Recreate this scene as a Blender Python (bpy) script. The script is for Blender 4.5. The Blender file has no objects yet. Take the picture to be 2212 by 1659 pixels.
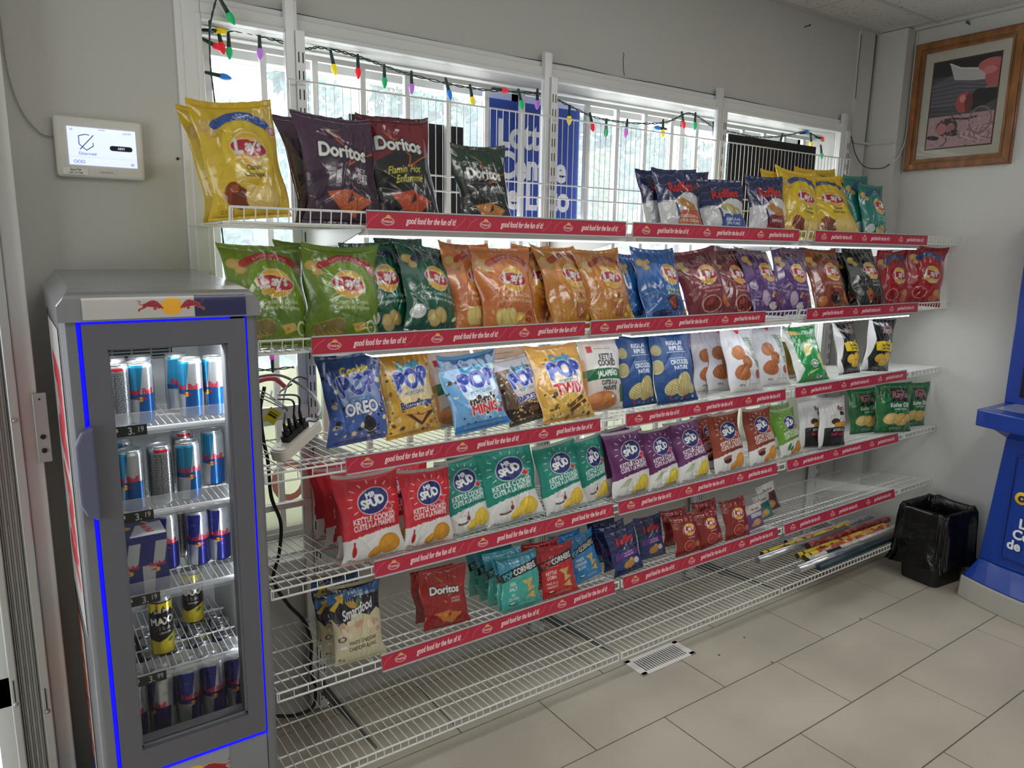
import bpy, math, random
import numpy as np
from mathutils import Matrix, Vector, Euler
random.seed(7); rng = np.random.default_rng(7)
SC = bpy.context.scene
COL = SC.collection
R = math.radians
# ------------------------------------------------------------------ camera
cam = bpy.data.cameras.new('camera'); camo = bpy.data.objects.new('camera', cam); COL.objects.link(camo)
cam.sensor_fit = 'HORIZONTAL'; cam.sensor_width = 36.0; cam.lens = 1573.0 / 2212.0 * 36.0
cam.clip_start = 0.05; cam.clip_end = 200
right = Vector((0.82307395, -0.56773705, 0.01496398)); down = Vector((-0.09174959, -0.15892316, -0.98301854)); fwd = Vector((0.56047416, 0.80772401, -0.18289515))
M = Matrix.Identity(4)
for i in range(3):
    M[i][0] = right[i]; M[i][1] = -down[i]; M[i][2] = -fwd[i]
M[2][3] = 1.54
camo.matrix_world = M
SC.camera = camo
# ------------------------------------------------------------------ light and exposure
SC.view_settings.view_transform = 'Standard'; SC.view_settings.look = 'None'
SC.view_settings.gamma = 1.0; SC.view_settings.use_curve_mapping = False
SC.view_settings.exposure = 0.18
try:
    SC.cycles.max_bounces = 8; SC.cycles.diffuse_bounces = 4; SC.cycles.glossy_bounces = 4
    SC.cycles.transmission_bounces = 6; SC.cycles.transparent_max_bounces = 16
    SC.cycles.caustics_reflective = False; SC.cycles.caustics_refractive = False
    SC.cycles.use_denoising = True; SC.cycles.use_adaptive_sampling = True; SC.cycles.adaptive_threshold = 0.03
    SC.cycles.sample_clamp_indirect = 4.0
except Exception:
    pass
W = bpy.data.worlds.new('overcast_sky'); SC.world = W; W.use_nodes = True
bg = W.node_tree.nodes['Background']; bg.inputs[0].default_value = (0.93, 0.97, 1.0, 1); bg.inputs[1].default_value = 3.2
sun = bpy.data.lights.new('hazy_sun', 'SUN'); sun.energy = 2.0; sun.angle = R(12); sun.color = (1, .97, .92)
suno = bpy.data.objects.new('hazy_sun', sun); COL.objects.link(suno); suno.rotation_euler = (R(38), 0, R(25))
def area(name, loc, rot, sx, sy, e, col=(1, 1, 1)):
    l = bpy.data.lights.new(name, 'AREA'); l.shape = 'RECTANGLE'; l.size = sx; l.size_y = sy; l.energy = e; l.color = col
    o = bpy.data.objects.new(name, l); COL.objects.link(o); o.location = loc; o.rotation_euler = rot; return o
# daylight entering by the window (sits in the opening, shines into the room)
area('window_daylight', (1.95, 2.46, 1.4), (R(-90), 0, 0), 2.9, 1.45, 34, (0.93, 0.97, 1.0))
# fluorescent fixtures of the shop ceiling
for i, (x, y) in enumerate([(0.9, 0.3), (2.6, 0.3), (0.9, -1.6), (2.6, -1.6)]):
    area('ceiling_fluorescent', (x, y, 2.60), (0, 0, 0), 1.2, 0.3, 10, (1.0, 0.985, 0.96))
# daylight entering by the glass shop door on the left
area('door_daylight', (-2.15, 0.6, 1.25), (0, R(-90), 0), 2.1, 2.0, 32, (0.93, 0.97, 1.0))

# ------------------------------------------------------------------ helpers
def lin(c):
    return tuple(((v/255)/12.92 if v/255 <= .04045 else (((v/255)+.055)/1.055)**2.4) for v in c[:3])
MATS = {}
def mat(name, col=(200, 200, 200), rough=.5, metal=0., emit=0, ecol=None, spec=None, bump=0, bscale=60, noise=0, nscale=3, nc=None, trans=0, coat=0, stretch=None, alpha=None):
    if name in MATS: return MATS[name]
    m = bpy.data.materials.new(name); m.use_nodes = True; nt = m.node_tree; b = nt.nodes['Principled BSDF']
    c = lin(col); b.inputs['Base Color'].default_value = (*c, 1); b.inputs['Roughness'].default_value = rough; b.inputs['Metallic'].default_value = metal
    if spec is not None: b.inputs['Specular IOR Level'].default_value = spec
    if coat: b.inputs['Coat Weight'].default_value = coat; b.inputs['Coat Roughness'].default_value = .08
    if trans: b.inputs['Transmission Weight'].default_value = trans
    if emit:
        b.inputs['Emission Color'].default_value = (*lin(ecol or col), 1); b.inputs['Emission Strength'].default_value = emit
    tc = nt.nodes.new('ShaderNodeTexCoord')
    def mapped():
        if not stretch: return tc.outputs['Object']
        mp = nt.nodes.new('ShaderNodeMapping'); mp.inputs['Scale'].default_value = stretch
        nt.links.new(tc.outputs['Object'], mp.inputs[0]); return mp.outputs[0]
    if noise:
        n = nt.nodes.new('ShaderNodeTexNoise'); n.inputs['Scale'].default_value = nscale; n.inputs['Detail'].default_value = 5
        nt.links.new(mapped(), n.inputs['Vector'])
        r = nt.nodes.new('ShaderNodeValToRGB'); r.color_ramp.elements[0].position = .35; r.color_ramp.elements[1].position = .68
        d = lin(nc) if nc else tuple(v*(1-noise) for v in c)
        r.color_ramp.elements[0].color = (*d, 1); r.color_ramp.elements[1].color = (*c, 1)
        nt.links.new(n.outputs['Fac'], r.inputs[0]); nt.links.new(r.outputs[0], b.inputs['Base Color'])
    if bump:
        n = nt.nodes.new('ShaderNodeTexNoise'); n.inputs['Scale'].default_value = bscale; n.inputs['Detail'].default_value = 3
        nt.links.new(mapped(), n.inputs['Vector'])
        bn = nt.nodes.new('ShaderNodeBump'); bn.inputs['Strength'].default_value = bump; bn.inputs['Distance'].default_value = .004
        nt.links.new(n.outputs['Fac'], bn.inputs['Height']); nt.links.new(bn.outputs[0], b.inputs['Normal'])
    MATS[name] = m; return m
def printed(name, rough=.3, metal=0., bump=0, bscale=40, coat=0, emit=0, spec=.5, crumple=0):
    """procedural print: the ink layout lives in the colour attribute that the script computes"""
    if name in MATS: return MATS[name]
    m = mat(name, rough=rough, metal=metal, bump=bump, bscale=bscale, coat=coat, spec=spec); nt = m.node_tree; b = nt.nodes['Principled BSDF']
    a = nt.nodes.new('ShaderNodeAttribute'); a.attribute_name = 'Col'; nt.links.new(a.outputs['Color'], b.inputs['Base Color'])
    if crumple:   # folded-film creases: ridges along the borders of voronoi cells
        tc = nt.nodes.new('ShaderNodeTexCoord'); mp = nt.nodes.new('ShaderNodeMapping'); mp.inputs['Scale'].default_value = (1, .4, .7); v = nt.nodes.new('ShaderNodeTexVoronoi'); v.feature = 'DISTANCE_TO_EDGE'; v.inputs['Scale'].default_value = 15
        n = nt.nodes.new('ShaderNodeTexNoise'); n.inputs['Scale'].default_value = 9; ad = nt.nodes.new('ShaderNodeVectorMath'); ad.operation = 'MULTIPLY_ADD'; ad.inputs[1].default_value = (.09, .09, .09)
        nt.links.new(tc.outputs['Object'], n.inputs['Vector']); nt.links.new(n.outputs['Color'], ad.inputs[0]); nt.links.new(tc.outputs['Object'], ad.inputs[2]); nt.links.new(ad.outputs[0], mp.inputs[0]); nt.links.new(mp.outputs[0], v.inputs['Vector'])
        rr = nt.nodes.new('ShaderNodeMath'); rr.operation = 'MINIMUM'; rr.inputs[1].default_value = .16; nt.links.new(v.outputs['Distance'], rr.inputs[0])
        bn = nt.nodes.new('ShaderNodeBump'); bn.inputs['Strength'].default_value = crumple; bn.inputs['Distance'].default_value = .02; nt.links.new(rr.outputs[0], bn.inputs['Height'])
        if b.inputs['Normal'].links: nt.links.new(b.inputs['Normal'].links[0].from_socket, bn.inputs['Normal'])
        nt.links.new(bn.outputs[0], b.inputs['Normal'])
    if emit:
        nt.links.new(a.outputs['Color'], b.inputs['Emission Color']); b.inputs['Emission Strength'].default_value = emit
    return m
def link(name, me, m=None, parent=None, loc=None, rot=None, smooth=False):
    o = bpy.data.objects.new(name, me); COL.objects.link(o)
    if m is not None and not me.materials: me.materials.append(m)
    if parent is not None: o.parent = parent
    if loc is not None: o.location = loc
    if rot is not None: o.rotation_euler = rot
    if smooth: me.polygons.foreach_set('use_smooth', [True]*len(me.polygons))
    return o
def tag(o, label=None, cat=None, group=None, kind=None):
    if label: o['label'] = label
    if cat: o['category'] = cat
    if group: o['group'] = group
    if kind: o['kind'] = kind
    return o
def empty(name, loc=(0, 0, 0), rz=0, label=None, cat=None, group=None):
    o = bpy.data.objects.new(name, None); COL.objects.link(o); o.location = loc; o.rotation_euler = (0, 0, rz); o.empty_display_size = .05
    return tag(o, label, cat, group)
class MB:
    def __init__(s): s.v = []; s.f = []
    def add(s, vs, fs):
        n = len(s.v); s.v += [tuple(v) for v in vs]; s.f += [tuple(i+n for i in f) for f in fs]; return s
    def box(s, x0, x1, y0, y1, z0, z1, M=None):
        vs = [Vector((x, y, z)) for x in (x0, x1) for y in (y0, y1) for z in (z0, z1)]
        if M is not None: vs = [M @ v for v in vs]
        return s.add(vs, [(0, 1, 3, 2), (4, 6, 7, 5), (0, 4, 5, 1), (2, 3, 7, 6), (0, 2, 6, 4), (1, 5, 7, 3)])
    def tube(s, pts, r, n=6, caps=True, rs=None):
        pts = [Vector(p) for p in pts]; rings = []
        up = None
        for i, p in enumerate(pts):
            t = (pts[min(i+1, len(pts)-1)] - pts[max(i-1, 0)]).normalized()
            if up is None:
                up = t.orthogonal().normalized()
            else:
                up = (up - t*up.dot(t)).normalized()
            bi = t.cross(up); rr = rs[i] if rs else r
            rings.append([p + (up*math.cos(2*math.pi*k/n) + bi*math.sin(2*math.pi*k/n))*rr for k in range(n)])
        vs = [v for rg in rings for v in rg]; fs = []
        for i in range(len(pts)-1):
            for k in range(n):
                a = i*n+k; b = i*n+(k+1) % n; fs.append((a, b, b+n, a+n))
        if caps:
            fs.append(tuple(range(n))[::-1]); fs.append(tuple(range((len(pts)-1)*n, len(pts)*n)))
        return s.add(vs, fs)
    def lathe(s, prof, n=32, c=(0, 0, 0), M=None):
        vs = []
        for r_, z in prof:
            for k in range(n):
                a = 2*math.pi*k/n; vs.append(Vector((c[0]+r_*math.cos(a), c[1]+r_*math.sin(a), c[2]+z)))
        if M is not None: vs = [M @ v for v in vs]
        fs = [(i*n+k, i*n+(k+1) % n, (i+1)*n+(k+1) % n, (i+1)*n+k) for i in range(len(prof)-1) for k in range(n)]
        fs.append(tuple(range(n))[::-1]); fs.append(tuple(range((len(prof)-1)*n, len(prof)*n)))
        return s.add(vs, fs)
    def prism(s, poly, lo, hi, axis='y', M=None):
        """poly: 2D points in the two other axes (x,z for y; y,z for x; x,y for z)"""
        def P(a, b, t):
            return Vector({'y': (a, t, b), 'x': (t, a, b), 'z': (a, b, t)}[axis])
        vs = [P(a, b, lo) for a, b in poly] + [P(a, b, hi) for a, b in poly]; n = len(poly)
        if M is not None: vs = [M @ v for v in vs]
        fs = [tuple(range(n)), tuple(range(n, 2*n))[::-1]] + [(i, i+n, (i+1) % n+n, (i+1) % n) for i in range(n)]
        return s.add(vs, fs)
    def mesh(s, name):
        me = bpy.data.meshes.new(name); me.from_pydata(s.v, [], s.f); me.update(); return me
    def build(s, name, m, parent=None, loc=None, rot=None, smooth=False, bevel=0, seg=2):
        o = link(name, s.mesh(name), m, parent, loc, rot, smooth)
        if bevel:
            md = o.modifiers.new('bevel', 'BEVEL'); md.width = bevel; md.segments = seg; md.limit_method = 'ANGLE'; md.angle_limit = R(40)
        return o
def struct(name, mb, m, **k): return tag(mb.build(name, m, **k), kind='structure')
def bez(pts, n=8):
    """Catmull-Rom through points"""
    P = [Vector(p) for p in pts]; P = [P[0]*2-P[1]] + P + [P[-1]*2-P[-2]]; out = []
    for i in range(1, len(P)-2):
        for k in range(n):
            t = k/n; a, b, c, d = P[i-1:i+3]
            out.append(.5*((2*b)+(-a+c)*t+(2*a-5*b+4*c-d)*t*t+(-a+3*b-3*c+d)*t**3))
    out.append(P[-2]); return out

# ------------------------------------------------------------------ glyphs and ink canvases
GP = 64
_tc = bpy.data.curves.new('glyph_source', 'FONT'); _to = bpy.data.objects.new('glyph_source', _tc); COL.objects.link(_to)
def _tris(st):
    _tc.body = st; dg = bpy.context.evaluated_depsgraph_get(); dg.update(); ob = _to.evaluated_get(dg); me = ob.to_mesh(); me.calc_loop_triangles()
    n = len(me.vertices); v = np.zeros(n*3); me.vertices.foreach_get('co', v); t = np.zeros(len(me.loop_triangles)*3, int); me.loop_triangles.foreach_get('vertices', t)
    ob.to_mesh_clear(); return v.reshape(-1, 3)[:, :2], t.reshape(-1, 3)
_G = {}; _Hx = None
def glyph(ch):
    """(bitmap rows bottom-up, x0, y0, advance), GP pixels per unit of font size"""
    global _Hx
    if ch in _G: return _G[ch]
    if _Hx is None: _Hx = _tris('H')[0][:, 0].max()
    v, t = _tris(ch + 'H'); adv = v[:, 0].max() - _Hx
    v, t = _tris(ch)
    if len(v) == 0:
        _G[ch] = (None, 0, 0, adv); return _G[ch]
    pad = 8; x0 = v[:, 0].min()-pad/GP; y0 = v[:, 1].min()-pad/GP
    w = int((v[:, 0].max()-x0)*GP)+pad+1; h = int((v[:, 1].max()-y0)*GP)+pad+1
    bm = np.zeros((h, w), np.float32); P = (v-[x0, y0])*GP
    for a, b, c in t:
        A, B, C = P[a], P[b], P[c]; d = (B[0]-A[0])*(C[1]-A[1])-(B[1]-A[1])*(C[0]-A[0])
        if abs(d) < 1e-9: continue
        xa, xb = max(int(min(A[0], B[0], C[0]))-1, 0), min(int(max(A[0], B[0], C[0]))+2, w); ya, yb = max(int(min(A[1], B[1], C[1]))-1, 0), min(int(max(A[1], B[1], C[1]))+2, h)
        X, Y = np.meshgrid(np.arange(xa, xb)+.5, np.arange(ya, yb)+.5)
        u = ((X-A[0])*(C[1]-A[1])-(Y-A[1])*(C[0]-A[0]))/d; vv = ((B[0]-A[0])*(Y-A[1])-(B[1]-A[1])*(X-A[0]))/d
        bm[ya:yb, xa:xb][(u >= -1e-3) & (vv >= -1e-3) & (u+vv <= 1.001)] = 1
    _G[ch] = (bm, x0, y0, adv); return _G[ch]
_D = {}
def dil(ch, k):
    if (ch, k) in _D: return _D[(ch, k)]
    b = glyph(ch)[0]; o = b.copy()
    for _ in range(k):
        q = o.copy()
        q[1:] = np.maximum(q[1:], o[:-1]); q[:-1] = np.maximum(q[:-1], o[1:]); q[:, 1:] = np.maximum(q[:, 1:], o[:, :-1]); q[:, :-1] = np.maximum(q[:, :-1], o[:, 1:]); o = q
    o = (o + np.roll(o, 1, 0) + np.roll(o, -1, 0) + np.roll(o, 1, 1) + np.roll(o, -1, 1))/5
    _D[(ch, k)] = o; return o
class Cv:
    """ink canvas: x in 0..1 (left to right), y in 0..a (bottom to top)"""
    def __init__(s, n, a, col, ss=2):
        s.a = a; s.n = n; s.m = int(round(n*a)); s.ss = ss; s.W = n*ss; s.H = s.m*ss; s.p = np.zeros((s.H, s.W, 3), np.float32); s.p[:] = col[:3]
        s.X, s.Y = np.meshgrid((np.arange(s.W)+.5)/s.W, (np.arange(s.H)+.5)/s.W)
        s.clip = None
    def ink(s, mask, col, al=1., sl=None):
        if s.clip is not None: mask = mask * (s.clip if sl is None else s.clip[sl])
        t = s.p if sl is None else s.p[sl]
        mk = (mask*al)[..., None]; t[:] = t*(1-mk)+np.array(col[:3], np.float32)*mk
        return s
    def soft(s, d): return np.clip(.5 - d*s.W, 0, 1)
    def ell(s, cx, cy, rx, ry, col, rot=0, al=1., ring=0):
        c, q = math.cos(R(rot)), math.sin(R(rot)); x = (s.X-cx)*c+(s.Y-cy)*q; y = -(s.X-cx)*q+(s.Y-cy)*c
        k = np.sqrt((x/rx)**2+(y/ry)**2); d = (k-1)*min(rx, ry)
        if ring: d = np.abs(d)-ring
        return s.ink(s.soft(d), col, al)
    def rect(s, x0, x1, y0, y1, col, al=1.): return s.poly([(x0, y0), (x1, y0), (x1, y1), (x0, y1)], col, al)
    def poly(s, pts, col, al=1.):
        ins = np.zeros(s.X.shape, bool); n = len(pts)
        for i in range(n):
            (x1, y1), (x2, y2) = pts[i], pts[(i+1) % n]
            if y1 == y2: continue
            c = ((y1 <= s.Y) & (y2 > s.Y)) | ((y2 <= s.Y) & (y1 > s.Y))
            ins ^= c & (s.X < (x2-x1)*(s.Y-y1)/(y2-y1)+x1)
        return s.ink(ins.astype(np.float32), col, al)
    def line(s, pts, w, col, al=1.):
        m = np.zeros(s.X.shape, np.float32)
        for (x1, y1), (x2, y2) in zip(pts[:-1], pts[1:]):
            dx, dy = x2-x1, y2-y1; L = dx*dx+dy*dy+1e-12; t = np.clip(((s.X-x1)*dx+(s.Y-y1)*dy)/L, 0, 1)
            m = np.maximum(m, s.soft(np.hypot(s.X-x1-t*dx, s.Y-y1-t*dy)-w/2))
        return s.ink(m, col, al)
    def text(s, st, x, y, size, col, bold=0, rot=0, shear=0, cond=1., align='c', arc=0, al=1., track=0):
        """size = font size in canvas units; y = baseline; arc = rise of the ends (negative sags)"""
        advs = [(glyph(c)[3]+track)*size*cond for c in st]; tot = sum(advs); pen = -tot*(.5 if align == 'c' else (0 if align == 'l' else 1))
        for c, ad in zip(st, advs):
            bm, gx, gy, _ = glyph(c)
            if bm is not None:
                bm = dil(c, bold); mid = pen+ad/2; k = (mid/(tot/2)) if tot and align == 'c' else 0
                rr = R(rot) + (math.atan(-2*arc*k/(tot/2)) if arc else 0); ox = mid; oy = -arc*k*k
                cr, sr = math.cos(R(rot)), math.sin(R(rot)); wx = x+ox*cr-oy*sr; wy = y+ox*sr+oy*cr
                c2, s2 = math.cos(rr), math.sin(rr); h, w = bm.shape
                cs = []
                for lx, ly in ((0, 0), (w, 0), (0, h), (w, h)):
                    fx = (lx/GP+gx)*size*cond-ad/2; fy = (ly/GP+gy)*size; fx += shear*fy; cs.append((wx+fx*c2-fy*s2, wy+fx*s2+fy*c2))
                xa, xb = int(min(q[0] for q in cs)*s.W)-1, int(max(q[0] for q in cs)*s.W)+2; ya, yb = int(min(q[1] for q in cs)*s.W)-1, int(max(q[1] for q in cs)*s.W)+2
                xa, ya = max(xa, 0), max(ya, 0); xb, yb = min(xb, s.W), min(yb, s.H)
                if xb > xa and yb > ya:
                    sl = (slice(ya, yb), slice(xa, xb)); X = s.X[sl]-wx; Y = s.Y[sl]-wy
                    fx = X*c2+Y*s2; fy = -X*s2+Y*c2; fx = fx-shear*fy; px = ((fx+ad/2)/(size*cond)-gx)*GP-.5; py = (fy/size-gy)*GP-.5
                    step = GP/(size*s.W); m = 0
                    for jx, jy in ((-.25, -.25), (.25, -.25), (-.25, .25), (.25, .25)):
                        ix = np.round(px+jx*step/cond).astype(int); iy = np.round(py+jy*step).astype(int); ok = (ix >= 0) & (ix < w) & (iy >= 0) & (iy < h)
                        m = m + np.where(ok, bm[np.clip(iy, 0, h-1), np.clip(ix, 0, w-1)], 0)
                    s.ink(m/4, col, al, sl)
            pen += ad
        return s
    def specks(s, n, r0, r1, cols, box=(0, 1, 0, 9), seed=1, al=1.):
        g = np.random.default_rng(seed); x0, x1, y0, y1 = box; y1 = min(y1, s.a)
        for i in range(n):
            s.ell(g.uniform(x0, x1), g.uniform(y0, y1), g.uniform(r0, r1), g.uniform(r0, r1)*.8, cols[i % len(cols)], rot=g.uniform(0, 180), al=al)
        return s
    def lines(s, x, y, w, n, dy, col, th=.006, al=.8, seed=3):
        """rows of fine print too small to read"""
        g = np.random.default_rng(seed)
        for i in range(n):
            q = x
            while q < x+w:
                l = g.uniform(.02, .06); s.rect(q, min(q+l, x+w), y-i*dy, y-i*dy+th, col, al); q += l+.012
        return s
    def flipx(s): s.p = s.p[:, ::-1]; return s
    def down(s):
        q = s.p.reshape(s.m, s.ss, s.n, s.ss, 3).mean((1, 3))/255.
        return np.where(q <= .04045, q/12.92, ((q+.055)/1.055)**2.4)
def grid_mesh(name, P, C=None, smooth=True, wrap=False):
    """P (m,n,3) vertex grid, C (m,n,3) linear colours"""
    m, n = P.shape[:2]; me = bpy.data.meshes.new(name); idx = np.arange(m*n).reshape(m, n)
    if wrap:
        idx2 = np.concatenate([idx, idx[:, :1]], 1)
    else: idx2 = idx
    q = np.stack([idx2[:-1, :-1], idx2[:-1, 1:], idx2[1:, 1:], idx2[1:, :-1]], -1).reshape(-1, 4)
    raw_mesh(me, P.reshape(-1, 3), q, None if C is None else C.reshape(-1, 3), smooth); return me
def raw_mesh(me, V, Q, C, smooth):
    nv, nf = len(V), len(Q)
    me.vertices.add(nv); me.vertices.foreach_set('co', np.ascontiguousarray(V, np.float32).ravel())
    me.loops.add(nf*4); me.loops.foreach_set('vertex_index', np.ascontiguousarray(Q, np.int32).ravel())
    me.polygons.add(nf); me.polygons.foreach_set('loop_start', np.arange(0, nf*4, 4, dtype=np.int32)); me.polygons.foreach_set('loop_total', np.full(nf, 4, np.int32))
    me.polygons.foreach_set('use_smooth', np.full(nf, smooth, bool))
    me.update(calc_edges=True)
    if C is not None:
        a = me.color_attributes.new('Col', 'FLOAT_COLOR', 'POINT'); c4 = np.ones((nv, 4), np.float32); c4[:, :3] = C; a.data.foreach_set('color', c4.ravel())
def panel(name, cv, w, m, parent=None, loc=None, rot=None, fn=None):
    """flat (or fn-shaped) printed sheet of width w in local x,z facing -y, origin at its lower left"""
    n, mm = cv.n, cv.m; x = np.linspace(0, w, n); z = np.linspace(0, w*mm/n, mm); X, Z = np.meshgrid(x, z); Y = np.zeros_like(X)
    if fn: X, Y, Z = fn(X, Y, Z)
    return link(name, grid_mesh(name, np.stack([X, Y, Z], -1), cv.down()), m, parent, loc, rot)
# ------------------------------------------------------------------ paints
WALL = mat('painted_wall', (198, 198, 194), rough=.55, bump=.25, bscale=180, noise=.05, nscale=1.6)
TRIM = mat('white_trim_paint', (222, 223, 222), rough=.35, bump=.1, bscale=30)
WIRE = mat('white_coated_wire', (226, 226, 224), rough=.3)
STEEL = mat('white_powder_steel', (218, 219, 220), rough=.3, metal=.2)
BLACKP = mat('black_plastic', (16, 16, 18), rough=.4)
DARK = mat('dark_gap', (30, 30, 30), rough=.8)
SILV = mat('brushed_silver', (168, 171, 176), rough=.32, metal=.75, bump=.05, bscale=200, stretch=(1, 1, .02))
CHROME = mat('screw_metal', (190, 190, 190), rough=.25, metal=1)
PRINT = printed('satin_print', rough=.4); GLOSSP = printed('glossy_print', rough=.2)
# ------------------------------------------------------------------ floor: 61 x 30.5 cm tiles in running bond
tm = mat('beige_floor_tile', (192, 184, 168), rough=.42, bump=.12, bscale=90, noise=.12, nscale=2.2, nc=(172, 165, 150))
fl = MB(); tiles = MB()
fl.box(-2.3, 3.84, -3.2, 2.2, -.06, -.002)
TW, TH, G = .6095, .3048, .0022
for j in range(-16, 8):
    y0 = 1.508+TH*(j-1); off = 1.39 if j % 2 else 1.69
    for i in range(-7, 6):
        x0 = off-.3048*0+TW*(i-1); x1 = x0+TW; xa, xb = max(x0+G, -2.3), min(x1-G, 3.83); ya, yb = max(y0+G, -3.2), min(y0+TH-G, 2.2)
        if xb-xa < .01 or yb-ya < .01: continue
        tiles.add([(xa, ya, 0), (xb, ya, 0), (xb, yb, 0), (xa, yb, 0), (xa, ya, -.003), (xb, ya, -.003), (xb, yb, -.003), (xa, yb, -.003)], [(0, 1, 2, 3), (0, 4, 5, 1), (1, 5, 6, 2), (2, 6, 7, 3), (3, 7, 4, 0)])
floor = struct('floor', tiles, tm)
g = fl.build('grout', mat('dark_grout', (96, 92, 86), rough=.9), floor)
# ------------------------------------------------------------------ walls
WX0, WX1, WZ0, WZ1 = .49, 3.45, .56, 2.125; H = 2.63
w = MB()
w.box(.04, WX0, 2.2, 2.44, 0, H); w.box(WX1, 3.72, 2.2, 2.44, 0, H); w.box(WX0, WX1, 2.2, 2.44, 0, WZ0); w.box(WX0, WX1, 2.2, 2.44, WZ1, H)
w.box(-2.3, -.9, 2.28, 2.44, 0, H); w.box(-.9, .04, 2.28, 2.44, 2.25, H)
struct('wall_window', w, WALL)
w = MB(); w.box(3.82, 3.95, -3.2, 2.44, 0, H); struct('wall_right', w, WALL)
w = MB(); w.box(3.74, 3.83, 2.045, 2.3, 0, H-.002); struct('wall_corner_pillar', w, WALL)
w = MB(); w.box(3.575, 3.70, 2.188, 2.2, 0, H-.002)
struct('trim_8', w, WALL)
w = MB(); w.box(-2.4, -2.3, -3.2, 2.44, 0, H); struct('wall_left', w, WALL)
w = MB(); w.box(-2.4, 3.95, -3.3, -3.2, 0, H); struct('wall_back', w, WALL)
# ceiling tiles in a metal grid
cl = MB(); cl.box(-2.4, 3.95, -3.3, 2.44, 2.634, 2.7)
def ceil_mat():
    m = mat('speckled_ceiling_tile', (206, 205, 200), rough=.9); nt = m.node_tree; b = nt.nodes['Principled BSDF']; tc = nt.nodes.new('ShaderNodeTexCoord')
    v = nt.nodes.new('ShaderNodeTexVoronoi'); v.inputs['Scale'].default_value = 75; n = nt.nodes.new('ShaderNodeTexNoise'); n.inputs['Scale'].default_value = 28
    nt.links.new(tc.outputs['Object'], v.inputs['Vector']); nt.links.new(tc.outputs['Object'], n.inputs['Vector'])
    a = nt.nodes.new('ShaderNodeMath'); a.operation = 'ADD'; nt.links.new(v.outputs['Distance'], a.inputs[0]); nt.links.new(n.outputs['Fac'], a.inputs[1])
    r = nt.nodes.new('ShaderNodeValToRGB'); r.color_ramp.elements[0].position = .56; r.color_ramp.elements[0].color = (*lin((92, 90, 86)), 1); r.color_ramp.elements[1].position = .68; r.color_ramp.elements[1].color = (*lin((206, 205, 200)), 1)
    nt.links.new(a.outputs[0], r.inputs[0]); nt.links.new(r.outputs[0], b.inputs['Base Color']); return m
ceil = struct('ceiling', cl, ceil_mat())
gr = MB()
for x in [3.75-.61*i for i in range(11)]: gr.box(x-.009, x+.009, -3.2, 2.2, 2.632, 2.6345)
for y in [1.93-1.22*i for i in range(5)]: gr.box(-2.3, 3.82, y-.009, y+.009, 2.631, 2.6345)
gr.box(-2.3, 3.82, 2.18, 2.2, 2.622, 2.634); gr.box(3.795, 3.82, -3.2, 2.05, 2.622, 2.634)
gr.build('ceiling_grid', mat('grid_grey', (186, 185, 180), rough=.6), ceil)
# window casing, sill, reveal
cs = MB()
def casing(x0, x1, z0, z1, wd, y0, y1):
    cs.box(x0-wd, x0, y0, y1, z0-wd, z1+wd); cs.box(x1, x1+wd, y0, y1, z0-wd, z1+wd); cs.box(x0, x1, y0, y1, z1, z1+wd); cs.box(x0, x1, y0, y1, z0-wd, z0)
casing(WX0, WX1, WZ0, WZ1, .062, 2.186, 2.2); casing(WX0, WX1, WZ0, WZ1, .045, 2.176, 2.187); casing(WX0, WX1, WZ0, WZ1, .014, 2.168, 2.177)
struct('trim_1', cs, TRIM, bevel=.003)
# window: outer frame, glass, mullions
wf = MB()
for a in (WX0, 1.63, 2.545, WX1-.04): wf.box(a, a+.03, 2.38, 2.43, WZ0, WZ1)
wf.box(WX0, WX1, 2.38, 2.43, WZ0, WZ0+.05); wf.box(WX0, WX1, 2.38, 2.43, WZ1-.04, WZ1)
win = struct('window_1', wf, TRIM)
gm = bpy.data.materials.new('haze_veil_window_glass'); gm.use_nodes = True; nt = gm.node_tree; nt.nodes.clear()  # haze over the outdoor view is put into the glass as translucency
o_ = nt.nodes.new('ShaderNodeOutputMaterial'); tr = nt.nodes.new('ShaderNodeBsdfTransparent'); df = nt.nodes.new('ShaderNodeBsdfTranslucent'); mx = nt.nodes.new('ShaderNodeMixShader'); gl = nt.nodes.new('ShaderNodeBsdfGlossy'); mx2 = nt.nodes.new('ShaderNodeMixShader')
gl.inputs['Roughness'].default_value = .02; df.inputs['Color'].default_value = (.85, .93, 1, 1)
mx.inputs[0].default_value = .09; mx2.inputs[0].default_value = .04
nt.links.new(tr.outputs[0], mx.inputs[1]); nt.links.new(df.outputs[0], mx.inputs[2]); nt.links.new(mx.outputs[0], mx2.inputs[1]); nt.links.new(gl.outputs[0], mx2.inputs[2]); nt.links.new(mx2.outputs[0], o_.inputs[0])
gp = MB(); gp.box(WX0+.02, WX1-.02, 2.40, 2.404, WZ0+.03, WZ1-.02); gp.build('glass', gm, win)
sl = MB(); sl.box(WX0, WX1, 2.2, 2.38, WZ0-.004, WZ0+.012); sl.box(WX0, WX1, 2.33, 2.38, WZ0+.012, WZ0+.03); sl.build('window_sill', TRIM, win)
# white security bars inside the window
sb = empty('window_security_bars', (1.97, 2.32, WZ0+.02), label='white painted steel security bars standing inside the long shop window', cat='window bars')
b = MB()
b.box(.50, 3.44, 2.312, 2.328, 2.098, 2.114); b.box(.50, 3.44, 2.312, 2.328, .60, .616); b.box(.50, 3.44, 2.312, 2.328, 1.31, 1.322)
b.build('rail', TRIM, sb, loc=(-1.97, -2.32, -WZ0-.02))
bars = MB()
for i in range(19):
    x = .532+.1575*i
    if x < 3.44: bars.box(x-.009, x+.009, 2.311, 2.329, .60, 2.114)
bars.build('upright_bars', TRIM, sb, loc=(-1.97, -2.32, -WZ0-.02))
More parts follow.
